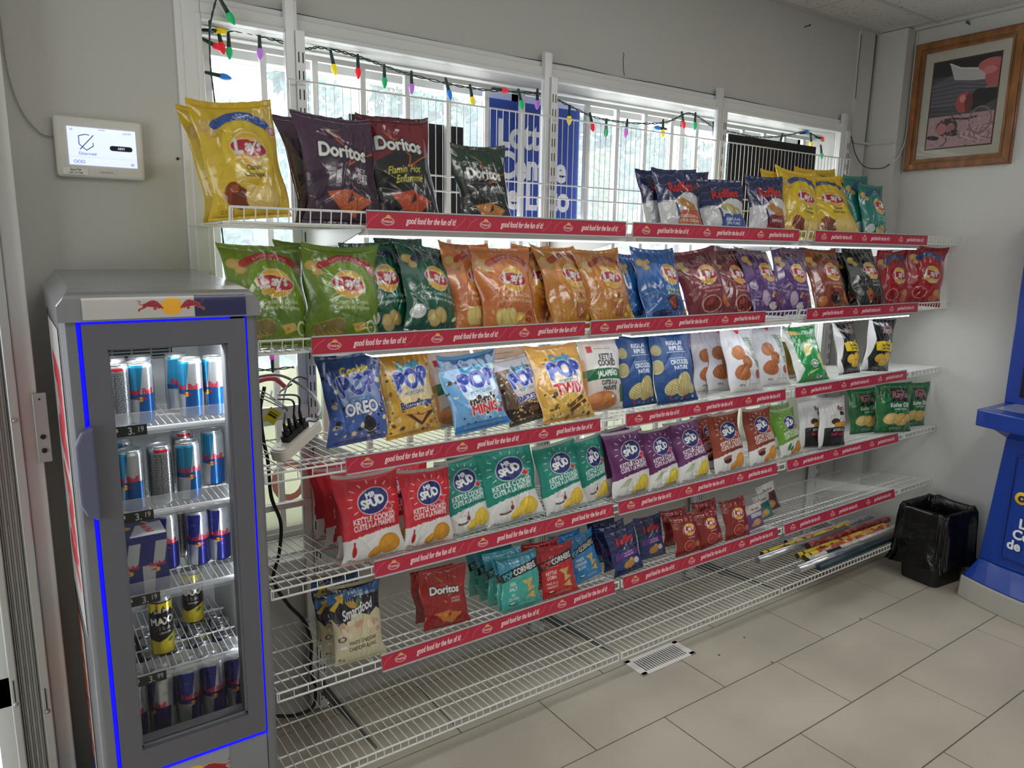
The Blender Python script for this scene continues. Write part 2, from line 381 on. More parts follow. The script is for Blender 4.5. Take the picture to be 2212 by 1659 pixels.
# wood lath seen above the glass, outside
lt = MB(); lt.box(WX0, WX1, 2.44, 2.52, 2.105, 2.13); lt.box(WX0, WX1, 2.44, 2.455, 2.085, 2.105)
struct('trim_2', lt, mat('weathered_board', (196, 186, 172), rough=.8, noise=.3, nscale=8, stretch=(.4, 4, 9)))
# cracks and dents of the wall paint
ck = MB()
def crack(pts, r=.0012):
    q = bez(pts, 5); ck.tube([p+Vector((rng.normal(0, .0015), 0, rng.normal(0, .002))) for p in q], r, 4)
crack([(.432, 2.1995, 2.13), (.434, 2.1995, 1.6), (.43, 2.1995, 1.2), (.436, 2.1995, .9)])
crack([(.43, 2.1995, 2.19), (1.2, 2.1995, 2.19), (2.2, 2.1995, 2.192), (3.5, 2.1995, 2.19)], .0014)
crack([(2.02, 2.1995, 2.28), (2.022, 2.1995, 2.22), (2.03, 2.1995, 2.20)])
crack([(3.707, 2.186, 2.62), (3.705, 2.186, 2.3), (3.70, 2.186, 2.1)], .0015); crack([(3.575, 2.187, 2.6), (3.574, 2.187, 2.3)], .0015)
tag(ck.build('trim_9', DARK), kind='structure')
# ------------------------------------------------------------------ left end: aluminium shutter channel and door jamb
al = mat('mill_aluminium', (196, 198, 198), rough=.3, metal=.55, bump=.1, bscale=8, stretch=(40, 40, .3))
a = MB(); a.box(0.0, .04, 2.10, 2.28, 0, H); struct('trim_3', a, TRIM, bevel=.004)
a = MB(); a.box(-.021, .0, 2.07, 2.28, 0, H); struct('trim_4', a, al, bevel=.003)
a = MB()
prof = []
n = 44
for i in range(n+1):
    x = -.063+(.042)*i/n; prof.append((x, 2.085-.010*max(0, math.sin(i/n*4*math.pi*2-math.pi/2))))
prof += [(-.021, 2.28), (-.063, 2.28)]
a.prism(prof, 0, H, 'z'); struct('trim_5', a, al)
a = MB(); a.box(-.082, -.065, 2.04, 2.28, 0, H); struct('trim_6', a, al, bevel=.003)
a = MB(); a.box(-.12, -.084, 2.12, 2.16, 0, H); a.box(-.9, -.084, 2.12, 2.16, .36, .44); a.box(-.9, -.084, 2.12, 2.16, 2.1, 2.2)
dr = struct('door_1', a, TRIM)
gp = MB(); gp.box(-.9, -.12, 2.138, 2.142, .44, 2.1); gp.build('door_glass', gm, dr)
for (x, y, z, sc) in [(-.011, 2.068, 1.118, 1), (-.0735, 2.039, .405, 1), (-.011, 2.068, .345, 1)]:
    s = MB(); s.lathe([(.0058, 0), (.0058, .001), (.004, .003), (.0015, .0036)], 16, M=Matrix.Translation((x, y, z)) @ Matrix.Rotation(R(90), 4, 'X'))
    q = tag(s.build('screw', CHROME, smooth=True), {1.118: 'silver screw at mid height on the aluminium channel left of the fridge', .405: 'silver screw low on the outermost aluminium flange at the left edge', .345: 'silver screw low on the smooth aluminium channel, under a slot'}[z], 'screw', 'screws of the aluminium channel')
    if z < 1:
        s = MB(); s.box(x-.0012, x+.0012, y-.001, y+.001, z+.008, z+.065); s.build('slot', DARK, q)
# strike plate
sp = MB(); sp.box(.028, .058, 2.092, 2.1, 1.0, 1.175); spo = tag(sp.build('strike_plate', mat('grey_plate', (178, 180, 180), rough=.35, metal=.5), bevel=.002), 'narrow white metal strike plate with two dark holes beside the fridge', 'plate')
h = MB()
for z, r_ in ((1.16, .0022), (1.065, .006), (1.03, .006)): h.lathe([(r_, 0), (r_, .004)], 14, M=Matrix.Translation((.043, 2.0925, z)) @ Matrix.Rotation(R(90), 4, 'X'))
h.build('holes', DARK, spo)
# ------------------------------------------------------------------ alarm panel
ap = MB(); ap.box(0, .198, -.022, 0, 0, .146)
apo = tag(ap.build('alarm_keypad', mat('panel_white', (214, 212, 205), rough=.25), loc=(.132, 2.198, 1.70), bevel=.008, seg=3), 'white wall-mounted alarm touch panel with a lit lavender screen', 'alarm panel')
apo.rotation_euler = (0, R(0), 0)
c = Cv(260, .60, (205, 216, 255))
c.rect(0, 1, .13, .135, (150, 160, 210), .7); c.line([(.16, .46), (.16, .33), (.26, .24), (.36, .31), (.36, .36)], .012, (25, 30, 60)); c.line([(.16, .46), (.26, .49), (.31, .48)], .012, (25, 30, 60)); c.line([(.17, .25), (.37, .48)], .012, (25, 30, 60))
c.text('Disarmed', .27, .165, .065, (60, 66, 100)); c.poly([(.64, .26), (.9, .26), (.9, .34), (.64, .34)], (14, 15, 20)); c.ell(.64, .30, .04, .04, (14, 15, 20)); c.ell(.9, .30, .04, .04, (14, 15, 20)); c.text('ARM', .77, .285, .05, (220, 225, 240), bold=1)
for i in range(3): c.ell(.09+.055*i, .055, .022, .022, (90, 100, 150), ring=.004)
c.text('4:39 PM', .93, .53, .045, (90, 100, 150), align='r', cond=.8); c.text('68', .06, .54, .045, (90, 100, 150)); c.rect(.9, .95, .03, .07, (90, 100, 150), .5); c.rect(.45, .55, .57, .578, (90, 100, 150), .7)
panel('screen', c, .152, printed('lit_screen', rough=.15, emit=.85), apo, loc=(.028, -.0235, .030))
c = Cv(120, .3, (226, 226, 222)); c.text('SecurTek', .5, .17, .14, (20, 20, 20), bold=1, cond=.8, shear=.2); c.text('1 877 777 7590', .5, .04, .11, (20, 20, 20), bold=1, cond=.8)
panel('phone_sticker', c, .055, PRINT, apo, loc=(.012, -.0235, .006))
c = Cv(120, .16, (214, 212, 205)); c.text('Honeywell Home', .5, .04, .12, (60, 60, 60), cond=.8); panel('maker_mark', c, .045, PRINT, apo, loc=(.085, -.0235, .012))
cb = MB(); cb.tube(bez([(.045, 2.193, 2.3), (.047, 2.193, 2.05), (.052, 2.193, 1.93), (.07, 2.193, 1.85), (.105, 2.193, 1.80), (.135, 2.193, 1.795)], 6), .0016, 5)
tag(cb.build('alarm_cable', mat('grey_old_cable', (150, 148, 142), rough=.6)), 'thin painted-over cable running down the wall to the alarm panel', 'cable')
hm = MB(); hm.lathe([(.0035, 0), (.0035, .004)], 12, M=Matrix.Translation((.415, 2.2, 1.765)) @ Matrix.Rotation(R(90), 4, 'X')); tag(hm.build('wall_anchor_hole', DARK), 'small dark screw hole in the wall between the alarm panel and the window', 'hole')
# ------------------------------------------------------------------ signs in the window
def chain(mb, p0, p1, n):
    p0, p1 = Vector(p0), Vector(p1)
    for i in range(n): mb.box(-.0018, .0018, -.0006, .0006, -.0045, .0045, Matrix.Translation(p0.lerp(p1, (i+.5)/n)) @ Matrix.Rotation(i*1.57, 4, 'Z'))
LB = mat('lotto_blue', (40, 74, 168), rough=.5, trans=0)
lo = MB(); lo.box(1.497, 1.94, 2.352, 2.358, 1.66, 2.079); los = tag(lo.build('lottery_sign', LB), 'blue hanging window sign reading Lotto Centre de Loto in white', 'sign')
def lettering(name, st, size, m, parent, loc, rot=(R(90), 0, 0), ext=.001, sx=1, off=0., shear=0, align='LEFT'):
    cu = bpy.data.curves.new(name, 'FONT'); cu.body = st; cu.size = size; cu.extrude = ext; cu.offset = off; cu.shear = shear; cu.align_x = align; cu.resolution_u = 4
    to = bpy.data.objects.new(name, cu); COL.objects.link(to); dg = bpy.context.evaluated_depsgraph_get(); dg.update(); me = bpy.data.meshes.new_from_object(to.evaluated_get(dg)); bpy.data.objects.remove(to)
    me.materials.clear(); me.materials.append(m); o = bpy.data.objects.new(name, me); COL.objects.link(o); o.parent = parent; o.location = loc; o.rotation_euler = rot; o.scale = (sx, 1, 1); return o
WH = mat('white_vinyl', (235, 238, 245), rough=.5)
for i, t in enumerate(('Lotto', 'Centre', 'de Loto')):
    lettering('lettering', t, .135, WH, los, (1.548 if i < 2 else 1.535, 2.351, 1.915-.112*i), sx=.84, off=.0045)
BM = mat('black_felt_sign', (26, 28, 32), rough=.85)
for nm, (x0, x1, z0, z1, y), lb in (('window_sign', (.97, 1.40, 1.64, 1.962, 2.345), 'black hanging window sign seen from behind, left of the blue lottery sign'), ('window_sign', (2.68, 3.325, 1.62, 2.05, 2.215), 'wide black window sign seen from behind at the right end of the window')):
    s = MB(); s.box(x0, x1, y, y+.008, z0, z1); s = tag(s.build(nm, BM), lb, 'sign', 'black signs hung in the window')
    if x0 < 1:
        c_ = MB(); chain(c_, (x0+.05, y, z1), ((x0+x1)/2, y, 2.1), 28); chain(c_, (x1-.05, y, z1), ((x0+x1)/2, y, 2.1), 28); c_.build('hanging_chain', CHROME, s)
# cream poster covering the low part of the glass, printed side outwards
pm = bpy.data.materials.new('cream_poster_paper'); pm.use_nodes = True; nt = pm.node_tree; b = nt.nodes['Principled BSDF']; b.inputs['Base Color'].default_value = (*lin((232, 234, 220)), 1); b.inputs['Roughness'].default_value = .7
t2 = nt.nodes.new('ShaderNodeBsdfTranslucent'); t2.inputs[0].default_value = (*lin((236, 238, 222)), 1); mx = nt.nodes.new('ShaderNodeMixShader'); mx.inputs[0].default_value = .35
nt.links.new(b.outputs[0], mx.inputs[1]); nt.links.new(t2.outputs[0], mx.inputs[2]); nt.links.new(mx.outputs[0], nt.nodes['Material Output'].inputs[0])
for x0, x1, z1, lb in ((.50, 2.02, 1.145, 'cream poster with faded red mirrored letters covering the lower left glass'), (2.03, 3.42, 1.10, 'cream poster covering the lower right glass behind the snack shelves')):
    s = MB(); s.box(x0, x1, 2.366, 2.3675, WZ0+.03, z1); s = tag(s.build('window_poster', pm), lb, 'poster', 'cream posters on the lower glass')
    if x0 < 1:
        RF = mat('faded_red_ink', (226, 150, 140), rough=.7)
        for t, x, z, sz in (('J', .60, .70, .20), ('O', .665, .69, .20), ('T', .795, .71, .20), ('R', .90, .95, .19), ('I', 1.03, .92, .18), ('O', 1.05, .93, .2), ('S', 1.22, .93, .18)):
            lettering('mirrored_letter', t, sz, RF, s, (x, 2.3655, z), ext=.0004, sx=.8, off=.002)
        q = MB(); q.box(.51, 2.0, 2.3650, 2.3658, .955, 1.0); q.build('green_stripe', mat('faded_green_ink', (190, 210, 195), rough=.7), s)
# ------------------------------------------------------------------ outside
og = MB(); og.box(-30, 60, 2.5, 60, -1.0, -.6); struct('ground_outside', og, mat('pale_pavement', (196, 194, 186), rough=.9, noise=.15, nscale=1))
def tree(x, y, h, r, col, lab, n=3600):
    t = empty('tree', (x, y, -.6), label=lab, cat='tree', group='trees outside the window')
    tk = MB(); tk.tube([(0, 0, 0), (.1, 0, h*.4), (0, .1, h*.8)], .2, 8, rs=[.22, .18, .08]); tk.build('trunk', mat('bark', (110, 98, 88), rough=.9, noise=.3, nscale=6), t)
    f = MB(); g = np.random.default_rng(int(x*10)+3)
    cl = [(g.normal(0, r*.45), g.normal(0, r*.45), h*.62+g.normal(0, h*.17), g.uniform(.35, .6)*r) for _ in range(16)]
    for i in range(n):
        cx, cy, cz, cr = cl[i % 16]; d = g.normal(size=3); d /= np.linalg.norm(d); p = Vector((cx, cy, cz))+Vector(d)*cr*g.uniform(.6, 1); s = g.uniform(.11, .25)*(r/2)
        u = Vector(g.normal(size=3)).normalized()*s; v = u.orthogonal().normalized()*s*.7; f.add([p-u, p+v, p+u, p-v], [(0, 1, 2, 3)])
    f.build('foliage', mat('leaves_'+lab.split()[0], col, rough=.7, noise=.25, nscale=2), t)
tree(5.9, 19.5, 5.6, 1.9, (92, 134, 116), 'blue-green tree behind the left panes of the window')
tree(6.9, 12.7, 5.9, 1.5, (92, 134, 114), 'tall green tree seen above the black window sign')
tree(9.6, 11.6, 3.7, 1.3, (104, 136, 60), 'bright green bushy tree behind the lottery sign')
tree(12.6, 15.8, 6.6, 1.8, (98, 138, 120), 'pale hazy tree right of the chimney')
tree(19.2, 18, 7.4, 2.4, (94, 136, 112), 'leafy green tree seen above the ridged chip bags')
tree(6.2, 9.5, 2.2, 1.2, (120, 150, 70), 'lime shrub seen between the two upper shelves')
tree(2.9, 8.5, 2.0, .9, (80, 120, 70), 'dark garden bush seen low at the left edge of the window', 1500)
BR = mat('pale_brick', (184, 140, 128), rough=.85, noise=.15, nscale=3)
nt = BR.node_tree; b = nt.nodes['Principled BSDF']; bt = nt.nodes.new('ShaderNodeTexBrick'); bt.inputs['Scale'].default_value = 5; bt.inputs['Color1'].default_value = (*lin((186, 138, 126)), 1); bt.inputs['Color2'].default_value = (*lin((166, 120, 110)), 1); bt.inputs['Mortar'].default_value = (*lin((214, 204, 196)), 1)
tc = nt.nodes.new('ShaderNodeTexCoord'); mp = nt.nodes.new('ShaderNodeMapping'); mp.inputs['Rotation'].default_value = (R(90), 0, 0); nt.links.new(tc.outputs['Object'], mp.inputs[0]); nt.links.new(mp.outputs[0], bt.inputs[0]); nt.links.new(bt.outputs[0], b.inputs['Base Color'])
SID = mat('white_siding', (226, 224, 216), rough=.7); GLS = mat('house_glass', (120, 135, 145), rough=.1); ROOF = mat('grey_shingle', (168, 158, 150), rough=.9, noise=.2, nscale=8)
def house(x, y, w_, d, h, rh, wallm, lab, chim=False, wins=3):
    t = empty('house', (x, y, -.6), label=lab, cat='house', group='houses across the street')
    m_ = MB(); m_.box(0, w_, 0, d, 0, h); m_.prism([(0, h), (w_, h), (w_/2, h+rh)], .05, d-.05, 'y'); m_.build('wall', wallm, t)
    r_ = MB()
    for sx in (0, 1):
        x0, x1 = (-.3, w_/2) if sx == 0 else (w_+.3, w_/2); z0 = h-.3*rh/(w_/2)
        r_.prism([(x0, z0), (x1, h+rh), (x1, h+rh+.14), (x0, z0+.14)], -.35, d+.3, 'y')
    r_.build('roof', ROOF, t)
    if chim: c_ = MB(); c_.box(w_*.08, w_*.08+.62, .9, 1.6, h-.5, h+rh+1.0); c_.build('chimney', wallm, t)
    for i in range(wins):
        x0 = w_*(i+.5)/wins-.45; f_ = MB(); f_.box(x0-.08, x0+.98, -.06, .02, .9, 2.25); f_ = f_.build('window', SID, t)
        g_ = MB(); g_.box(x0, x0+.43, -.08, -.05, 1.0, 2.15); g_.box(x0+.47, x0+.9, -.08, -.05, 1.0, 2.15); g_.build('pane', GLS, f_)
house(16.3, 22, 6.3, 7, 2.76, 2.26, BR, 'red brick house with gable roof and chimney behind the window', True, 2)
house(25.7, 24, 11.6, 7, 2.7, 2.48, SID, 'white sided house at the right behind the window', False, 4)
house(5.4, 26.5, 6.6, 5, 2.8, 1.9, SID, 'small white house low at the left behind the window', False, 1)
# ------------------------------------------------------------------ framed picture on the right wall (faces -x)
def facing_left(o, loc):   # local +x runs towards -y, local -y (front) looks to -x
    o.location = loc; o.rotation_euler = (0, 0, R(-90)); return o
OAK = mat('oak_moulding', (150, 98, 50), rough=.4, noise=.35, nscale=5, nc=(112, 70, 36), stretch=(6, 6, 2), coat=.3)
pf = empty('framed_picture', label='oak framed floral print with a cream mat hanging high on the right wall', cat='picture')
pw, ph = .485, .60
m_ = MB()
def fr(x0, x1, z0, z1, wd, d0, d1):
    M_ = MB()
    for poly in ([(x0, z0), (x1, z0), (x1-wd, z0+wd), (x0+wd, z0+wd)], [(x1, z0), (x1, z1), (x1-wd, z1-wd), (x1-wd, z0+wd)], [(x1, z1), (x0, z1), (x0+wd, z1-wd), (x1-wd, z1-wd)], [(x0, z1), (x0, z0), (x0+wd, z0+wd), (x0+wd, z1-wd)]): m_.prism(poly, d0, d1, 'y')
fr(0, pw, 0, ph, .05, -.018, 0); fr(.006, pw-.006, .006, ph-.006, .026, -.028, -.018); fr(.042, pw-.042, .042, ph-.042, .010, -.022, -.012)
m_.build('frame', OAK, pf, bevel=.002)
c = Cv(150, (ph-.1)/(pw-.1), (222, 217, 198)); panel('mat_board', c, pw-.1, printed('mat_paper', rough=.7), pf, loc=(.05, -.006, .05))
c = Cv(190, 1.36, (150, 118, 122)); A = 1.36
c.rect(0, 1, .5, A, (62, 62, 70)); c.rect(0, 1, 1.12, A, (28, 27, 30)); c.poly([(.0, 1.02), (.3, 1.12), (.55, 1.05), (.9, 1.0), (1, 1.2), (1, .8), (.5, .62), (0, .66)], (84, 82, 90))
for i in range(16): c.line([(0, .98-.03*i), (.4, 1.02-.035*i), (.9, .9-.02*i)], .012, ((104, 100, 106), (48, 48, 56))[i % 2], .7)
c.poly([(.25, 1.3), (.34, 1.05), (.62, 1.0), (.95, .98), (.98, 1.1), (.6, 1.2), (.4, 1.23)], (176, 172, 170)); c.line([(.25, 1.31), (.42, 1.22), (.7, 1.17), (.98, 1.18)], .02, (205, 200, 196))
c.ell(.88, 1.2, .2, .1, (178, 92, 92)); c.ell(.94, 1.02, .14, .16, (166, 84, 86)); c.ell(.86, 1.12, .1, .06, (196, 116, 112)); c.ell(.93, .82, .12, .1, (150, 96, 92))
c.poly([(.5, .62), (.7, .86), (1, .84), (1, .68), (.72, .52)], (22, 20, 22)); c.ell(.53, .68, .13, .16, (158, 72, 66)); c.ell(.5, .74, .045, .06, (206, 126, 112)); c.ell(.6, .66, .06, .15, (96, 40, 38))
c.rect(0, 1, 0, .5, (168, 136, 140), .9); c.ell(.3, .32, .17, .14, (60, 42, 44)); c.ell(.22, .3, .08, .09, (168, 112, 112)); c.ell(.36, .3, .07, .08, (150, 96, 98)); c.ell(.42, .22, .09, .05, (44, 36, 38)); c.ell(.1, .17, .1, .035, (40, 34, 36), rot=-10)
c.line([(.3, .2), (.32, .1), (.26, .03)], .02, (70, 50, 52)); c.line([(.42, .42), (.36, .5), (.44, .54), (.5, .48)], .018, (84, 58, 60)); c.line([(.35, .45), (.6, .42), (.74, .44)], .03, (50, 38, 42))
for i in range(9): c.ell(.55+.05*i, .16+.02*(i % 3), .05+.01*i, .03+.01*i, ((128, 96, 100), (190, 162, 164))[i % 2], ring=.008)
c.ell(.8, .38, .16, .2, (122, 92, 96), ring=.012); c.specks(60, .01, .03, [(150, 118, 122), (190, 160, 160), (120, 90, 96)], (.0, 1, 0, .45), 4, .6)
c.p = np.clip(c.p*1.25+6, 0, 255)
panel('print', c, .292, printed('art_print', rough=.6), pf, loc=(.0965, -.0075, .1))
m_ = MB(); m_.box(.0965-.006, .0965+.298, -.0070, -.0065, .1-.006, .1+.403); m_.build('inner_mat_border', mat('plum_border', (92, 48, 52), rough=.7), pf)
gmm = bpy.data.materials.new('picture_glass'); gmm.use_nodes = True; nt = gmm.node_tree; nt.nodes.clear(); o_ = nt.nodes.new('ShaderNodeOutputMaterial'); tr = nt.nodes.new('ShaderNodeBsdfTransparent'); gl = nt.nodes.new('ShaderNodeBsdfGlossy'); gl.inputs['Roughness'].default_value = .01; fz = nt.nodes.new('ShaderNodeFresnel'); fz.inputs[0].default_value = 1.45; mx = nt.nodes.new('ShaderNodeMixShader')
nt.links.new(fz.outputs[0], mx.inputs[0]); nt.links.new(tr.outputs[0], mx.inputs[1]); nt.links.new(gl.outputs[0], mx.inputs[2]); nt.links.new(mx.outputs[0], o_.inputs[0]); CLEAR = gmm
m_ = MB(); m_.box(.045, pw-.045, -.0125, -.0105, .045, ph-.045); m_.build('glass', gmm, pf)
m_ = MB(); m_.box(.022, .030, -.0295, -.0285, .245, .262); m_.build('red_sticker', mat('red_sticker', (235, 60, 50), rough=.5), pf)
facing_left(pf, (3.818, 2.03, 1.953)); pf.rotation_euler = (0, R(0), R(-90))
nl = MB(); nl.tube([(3.82, 1.80, 2.60), (3.795, 1.80, 2.606)], .003, 8); nl.lathe([(.007, 0), (.007, .003)], 12, M=Matrix.Translation((3.795, 1.80, 2.606)) @ Matrix.Rotation(R(-90), 4, 'Y'))
tag(nl.build('picture_hook', mat('teal_hook', (40, 80, 84), rough=.4)), 'small dark teal hook in the wall right above the framed picture', 'hook')
n2 = MB(); n2.tube([(3.13, 2.2, 2.56), (3.135, 2.175, 2.563)], .002, 6); n2.lathe([(.005, 0), (.005, .002)], 10, M=Matrix.Translation((3.135, 2.176, 2.563)) @ Matrix.Rotation(R(90), 4, 'X'))
tag(n2.build('nail', DARK), 'dark nail sticking out of the wall high above the window', 'nail')
# cables in the corner
WC = mat('white_cable', (205, 205, 200), rough=.5)
cb = MB(); cb.tube(bez([(3.812, 2.037, 2.62), (3.811, 2.036, 2.4), (3.81, 2.033, 2.2), (3.795, 2.034, 2.09), (3.77, 2.036, 2.05), (3.75, 2.034, 2.02), (3.73, 2.06, 1.985)], 8), .003, 6)
tag(cb.build('corner_cable', WC), 'white cable running down the wall corner beside the framed picture', 'cable')
cb = MB(); cb.tube(bez([(3.56, 2.18, 2.12), (3.60, 2.17, 2.03), (3.66, 2.15, 1.975), (3.725, 2.10, 1.97), (3.735, 2.06, 1.99)], 8), .0022, 6)
tag(cb.build('loose_cable', mat('black_cable', (20, 20, 22), rough=.4)), 'loose thin dark wire looping across the corner below the ceiling pillar', 'cable')
cb = MB(); cb.box(3.58, 3.738, 2.176, 2.188, 2.09, 2.10); cb.box(3.733, 3.74, 2.05, 2.188, 2.09, 2.10); tag(cb.build('cable_trunking', WALL), 'painted horizontal cable strip crossing the corner beside the window', 'trunking')
# ------------------------------------------------------------------ lottery play stand (blue) against the right wall
BLUE = mat('royal_blue_plastic', (22, 62, 158), rough=.28, coat=.2); LG = mat('stand_grey_kick', (176, 174, 166), rough=.5)
st = empty('lottery_stand', (3.6, .95, 0), label='royal blue lottery play stand with a grey bowed base at the right edge', cat='stand')
def bow(y, x_edge, depth, hw): return x_edge-depth*(1-((y-.95)/hw)**2)
def shell(z0, z1, hw0, hw1, e0, e1, d0, d1, n=16):
    mb = MB(); vs = []; fs = []
    for z, hw, e, d in ((z0, hw0, e0, d0), (z1, hw1, e1, d1)):
        ring = [(3.815, .95-hw, z)]+[(bow(.95-hw+2*hw*i/n, e, d, hw), .95-hw+2*hw*i/n, z) for i in range(n+1)]+[(3.815, .95+hw, z)]; vs += ring
    k = n+3; fs = [(i, i+1, k+i+1, k+i) for i in range(k-1)]+[(k-1, 0, k, 2*k-1), tuple(range(k))[::-1], tuple(range(k, 2*k))]
    return mb.add([(a-3.6, b_-.95, c_) for a, b_, c_ in vs], [tuple(f) for f in fs])
shell(0, .10, .445, .44, 3.485, 3.485, .09, .09).build('base', LG, st, bevel=.004)
sb_ = shell(.10, .19, .437, .395, 3.49, 3.53, .085, .06); sb_.build('plinth', BLUE, st, bevel=.006)
shell(.19, .76, .395, .36, 3.53, 3.545, .05, .035).build('body', BLUE, st, bevel=.005)
shell(.76, .81, .36, .405, 3.545, 3.47, .035, .05).build('collar', BLUE, st)
shell(.81, .885, .445, .445, 3.435, 3.435, .06, .06).build('desktop', BLUE, st, bevel=.006)
rimm = MB(); rimm.box(3.50-3.6, 3.70-3.6, -.40, .40, .8855, .8865); rimm.build('desk_inlay', mat('inlay_grey', (150, 158, 175), rough=.15), st)
shell(.885, 1.72, .445, .445, 3.70, 3.70, 0, 0).build('back_panel', BLUE, st, bevel=.004)
mk = MB(); mk.box(3.692-3.6, 3.6995-3.6, -.39, .385, .92, 1.68); mk.build('poster_recess', mat('recess_black', (14, 16, 24), rough=.3), st)
fp = MB(); n = 12
vs = []
for z in (.235, .70):
    for i in range(n+1):
        y = .95-.30+.60*i/n; vs.append((bow(y, 3.53+(.015)*(z-.19)/.57, .05-.015*(z-.19)/.57, .38)-3.6-.007, y-.95, z))
fp.add(vs, [(i, i+1, i+n+2, i+n+1) for i in range(n)]); fo = fp.build('front_panel', BLUE, st); sd = fo.modifiers.new('s', 'SOLIDIFY'); sd.thickness = .006
gv = MB()
def bx_(y): return 3.53-.05+.05*((y-.95)/.38)**2-3.6-.0105
for z in (.24, .695): gv.tube([(bx_(.95-.295+.59*i/12)+.012*(z-.24), -.295+.59*i/12, z) for i in range(13)], .002, 5)
for s_ in (-1, 1): gv.tube([(bx_(.95+s_*.295)+.0, s_*.295, .24), (bx_(.95+s_*.295)+.010, s_*.295, .695)], .002, 5)
gv.build('panel_groove', mat('navy_groove', (10, 26, 84), rough=.5), st)
# lettering on the stand
for t, z, y in (('Lotto', .392, 1.195), ('Centre', .342, 1.212), ('de Loto', .292, 1.228)):
    o = lettering('lettering', t, .058, WH, st, (-.112+(.003 if t == 'Lotto' else 0), y-.95, z), rot=(R(90), 0, R(-90-7)), sx=.95, off=.002)
yb = mat('yellow_ball', (240, 196, 40), rough=.4)
q = MB(); q.lathe([(.028, 0), (.028, .003), (.024, .006), (0.001, .007)], 24, M=Matrix.Translation((-.109, .247, .522)) @ Matrix.Rotation(R(-7), 4, 'Z') @ Matrix.Rotation(R(-90), 4, 'Y')); q.build('ball_logo', yb, st, smooth=True)
lettering('ball_letter', 'O', .034, mat('logo_navy', (24, 36, 110), rough=.4), st, (-.1165, .2585, .511), rot=(R(90), 0, R(-97)), off=.0025)
lettering('logo_letter', 'L', .036, mat('logo_red', (210, 50, 40), rough=.4), st, (-.115, .232, .478), rot=(R(90), 0, R(-97)), off=.0025)
c = Cv(90, 1.6, (18, 20, 26)); c.rect(.06, .9, .7, 1.1, (70, 72, 78)); c.text('PLAY', .5, .5, .28, (220, 222, 226), bold=2); c.text('HERE', .5, .2, .22, (160, 165, 172), bold=1); c.lines(.1, 1.3, .8, 5, .07, (190, 190, 190), .02); c.rect(.1, .9, .05, .14, (190, 190, 185))
panel('leaflet', c, .14, PRINT, st, loc=(.0905, .36, .95), rot=(0, 0, R(-90)))
c = Cv(90, .5, (120, 96, 110)); c.text('LIMITS', .5, .15, .26, (230, 222, 226), bold=1); pl = panel('desk_card', c, .16, PRINT, st, loc=(.03, .33, .8875), rot=(R(-90), 0, R(-90)))
# ------------------------------------------------------------------ waste bin with a black liner
bn = empty('waste_bin', (3.575, 1.56, 0), label='black waste bin with a loose shiny bin liner, between the shelves and the blue stand', cat='bin')
body = MB(); n = 4
def rrect(hx, hy, r, k=6):
    out = []
    for cx, cy, a0 in ((hx-r, hy-r, 0), (-hx+r, hy-r, 90), (-hx+r, -hy+r, 180), (hx-r, -hy+r, 270)):
        for i in range(k+1):
            a = R(a0+90*i/k); out.append((cx+r*math.cos(a), cy+r*math.sin(a)))
    return out
def loft(mb, rings):
    k = len(rings[0]); vs = [v for r_ in rings for v in r_]; fs = [(i*k+j, i*k+(j+1) % k, (i+1)*k+(j+1) % k, (i+1)*k+j) for i in range(len(rings)-1) for j in range(k)]
    return mb.add(vs, fs)
loft(body, [[(x, y, .0) for x, y in rrect(.108, .09, .03)], [(x, y, .35) for x, y in rrect(.130, .110, .03)], [(x, y, .35) for x, y in rrect(.124, .104, .03)], [(x, y, .01) for x, y in rrect(.10, .082, .03)]])
body.add([(x, y, .002) for x, y in rrect(.108, .09, .03)], [tuple(range(28))]); body.build('bin_body', mat('bin_black', (20, 20, 21), rough=.5), bn)
ln = MB(); rings = []; K = 96
def ringpt(t, hx, hy):
    pts = rrect(hx, hy, .035, 6); m = len(pts); f = t*m; i = int(f) % m; j = (i+1) % m; u = f-int(f); return pts[i][0]*(1-u)+pts[j][0]*u, pts[i][1]*(1-u)+pts[j][1]*u
for li, (hx, hy, z, amp) in enumerate([(.097, .078, .08, .004), (.104, .085, .22, .005), (.117, .099, .33, .004), (.122, .104, .362, .004), (.131, .112, .370, .004), (.138, .118, .352, .004), (.141, .120, .30, .006), (.143, .122, .24, .008), (.145, .124, .18, .009), (.148, .127, .13, .010), (.156, .134, .100, .014), (.158, .136, .093, .016)]):
    r_ = []
    for i in range(K):
        t = i/K; x, y = ringpt(t, hx, hy); w_ = math.sin(i*1.9+li*.4)+.6*math.sin(i*.83+li*.9)+.5*math.sin(i*3.1-li); q = 1+w_*amp/.12*.5
        zz = z+amp*.9*math.sin(i*.37+1.3)+(.012*math.sin(i*.13+.6) if li > 8 else 0); r_.append((x*q, y*q, zz))
    rings.append(r_)
loft(ln, rings); lo_ = ln.build('bin_liner', mat('black_bin_film', (14, 14, 15), rough=.2, bump=1., bscale=28), bn, smooth=True)
bn.rotation_euler = (0, 0, R(-6))
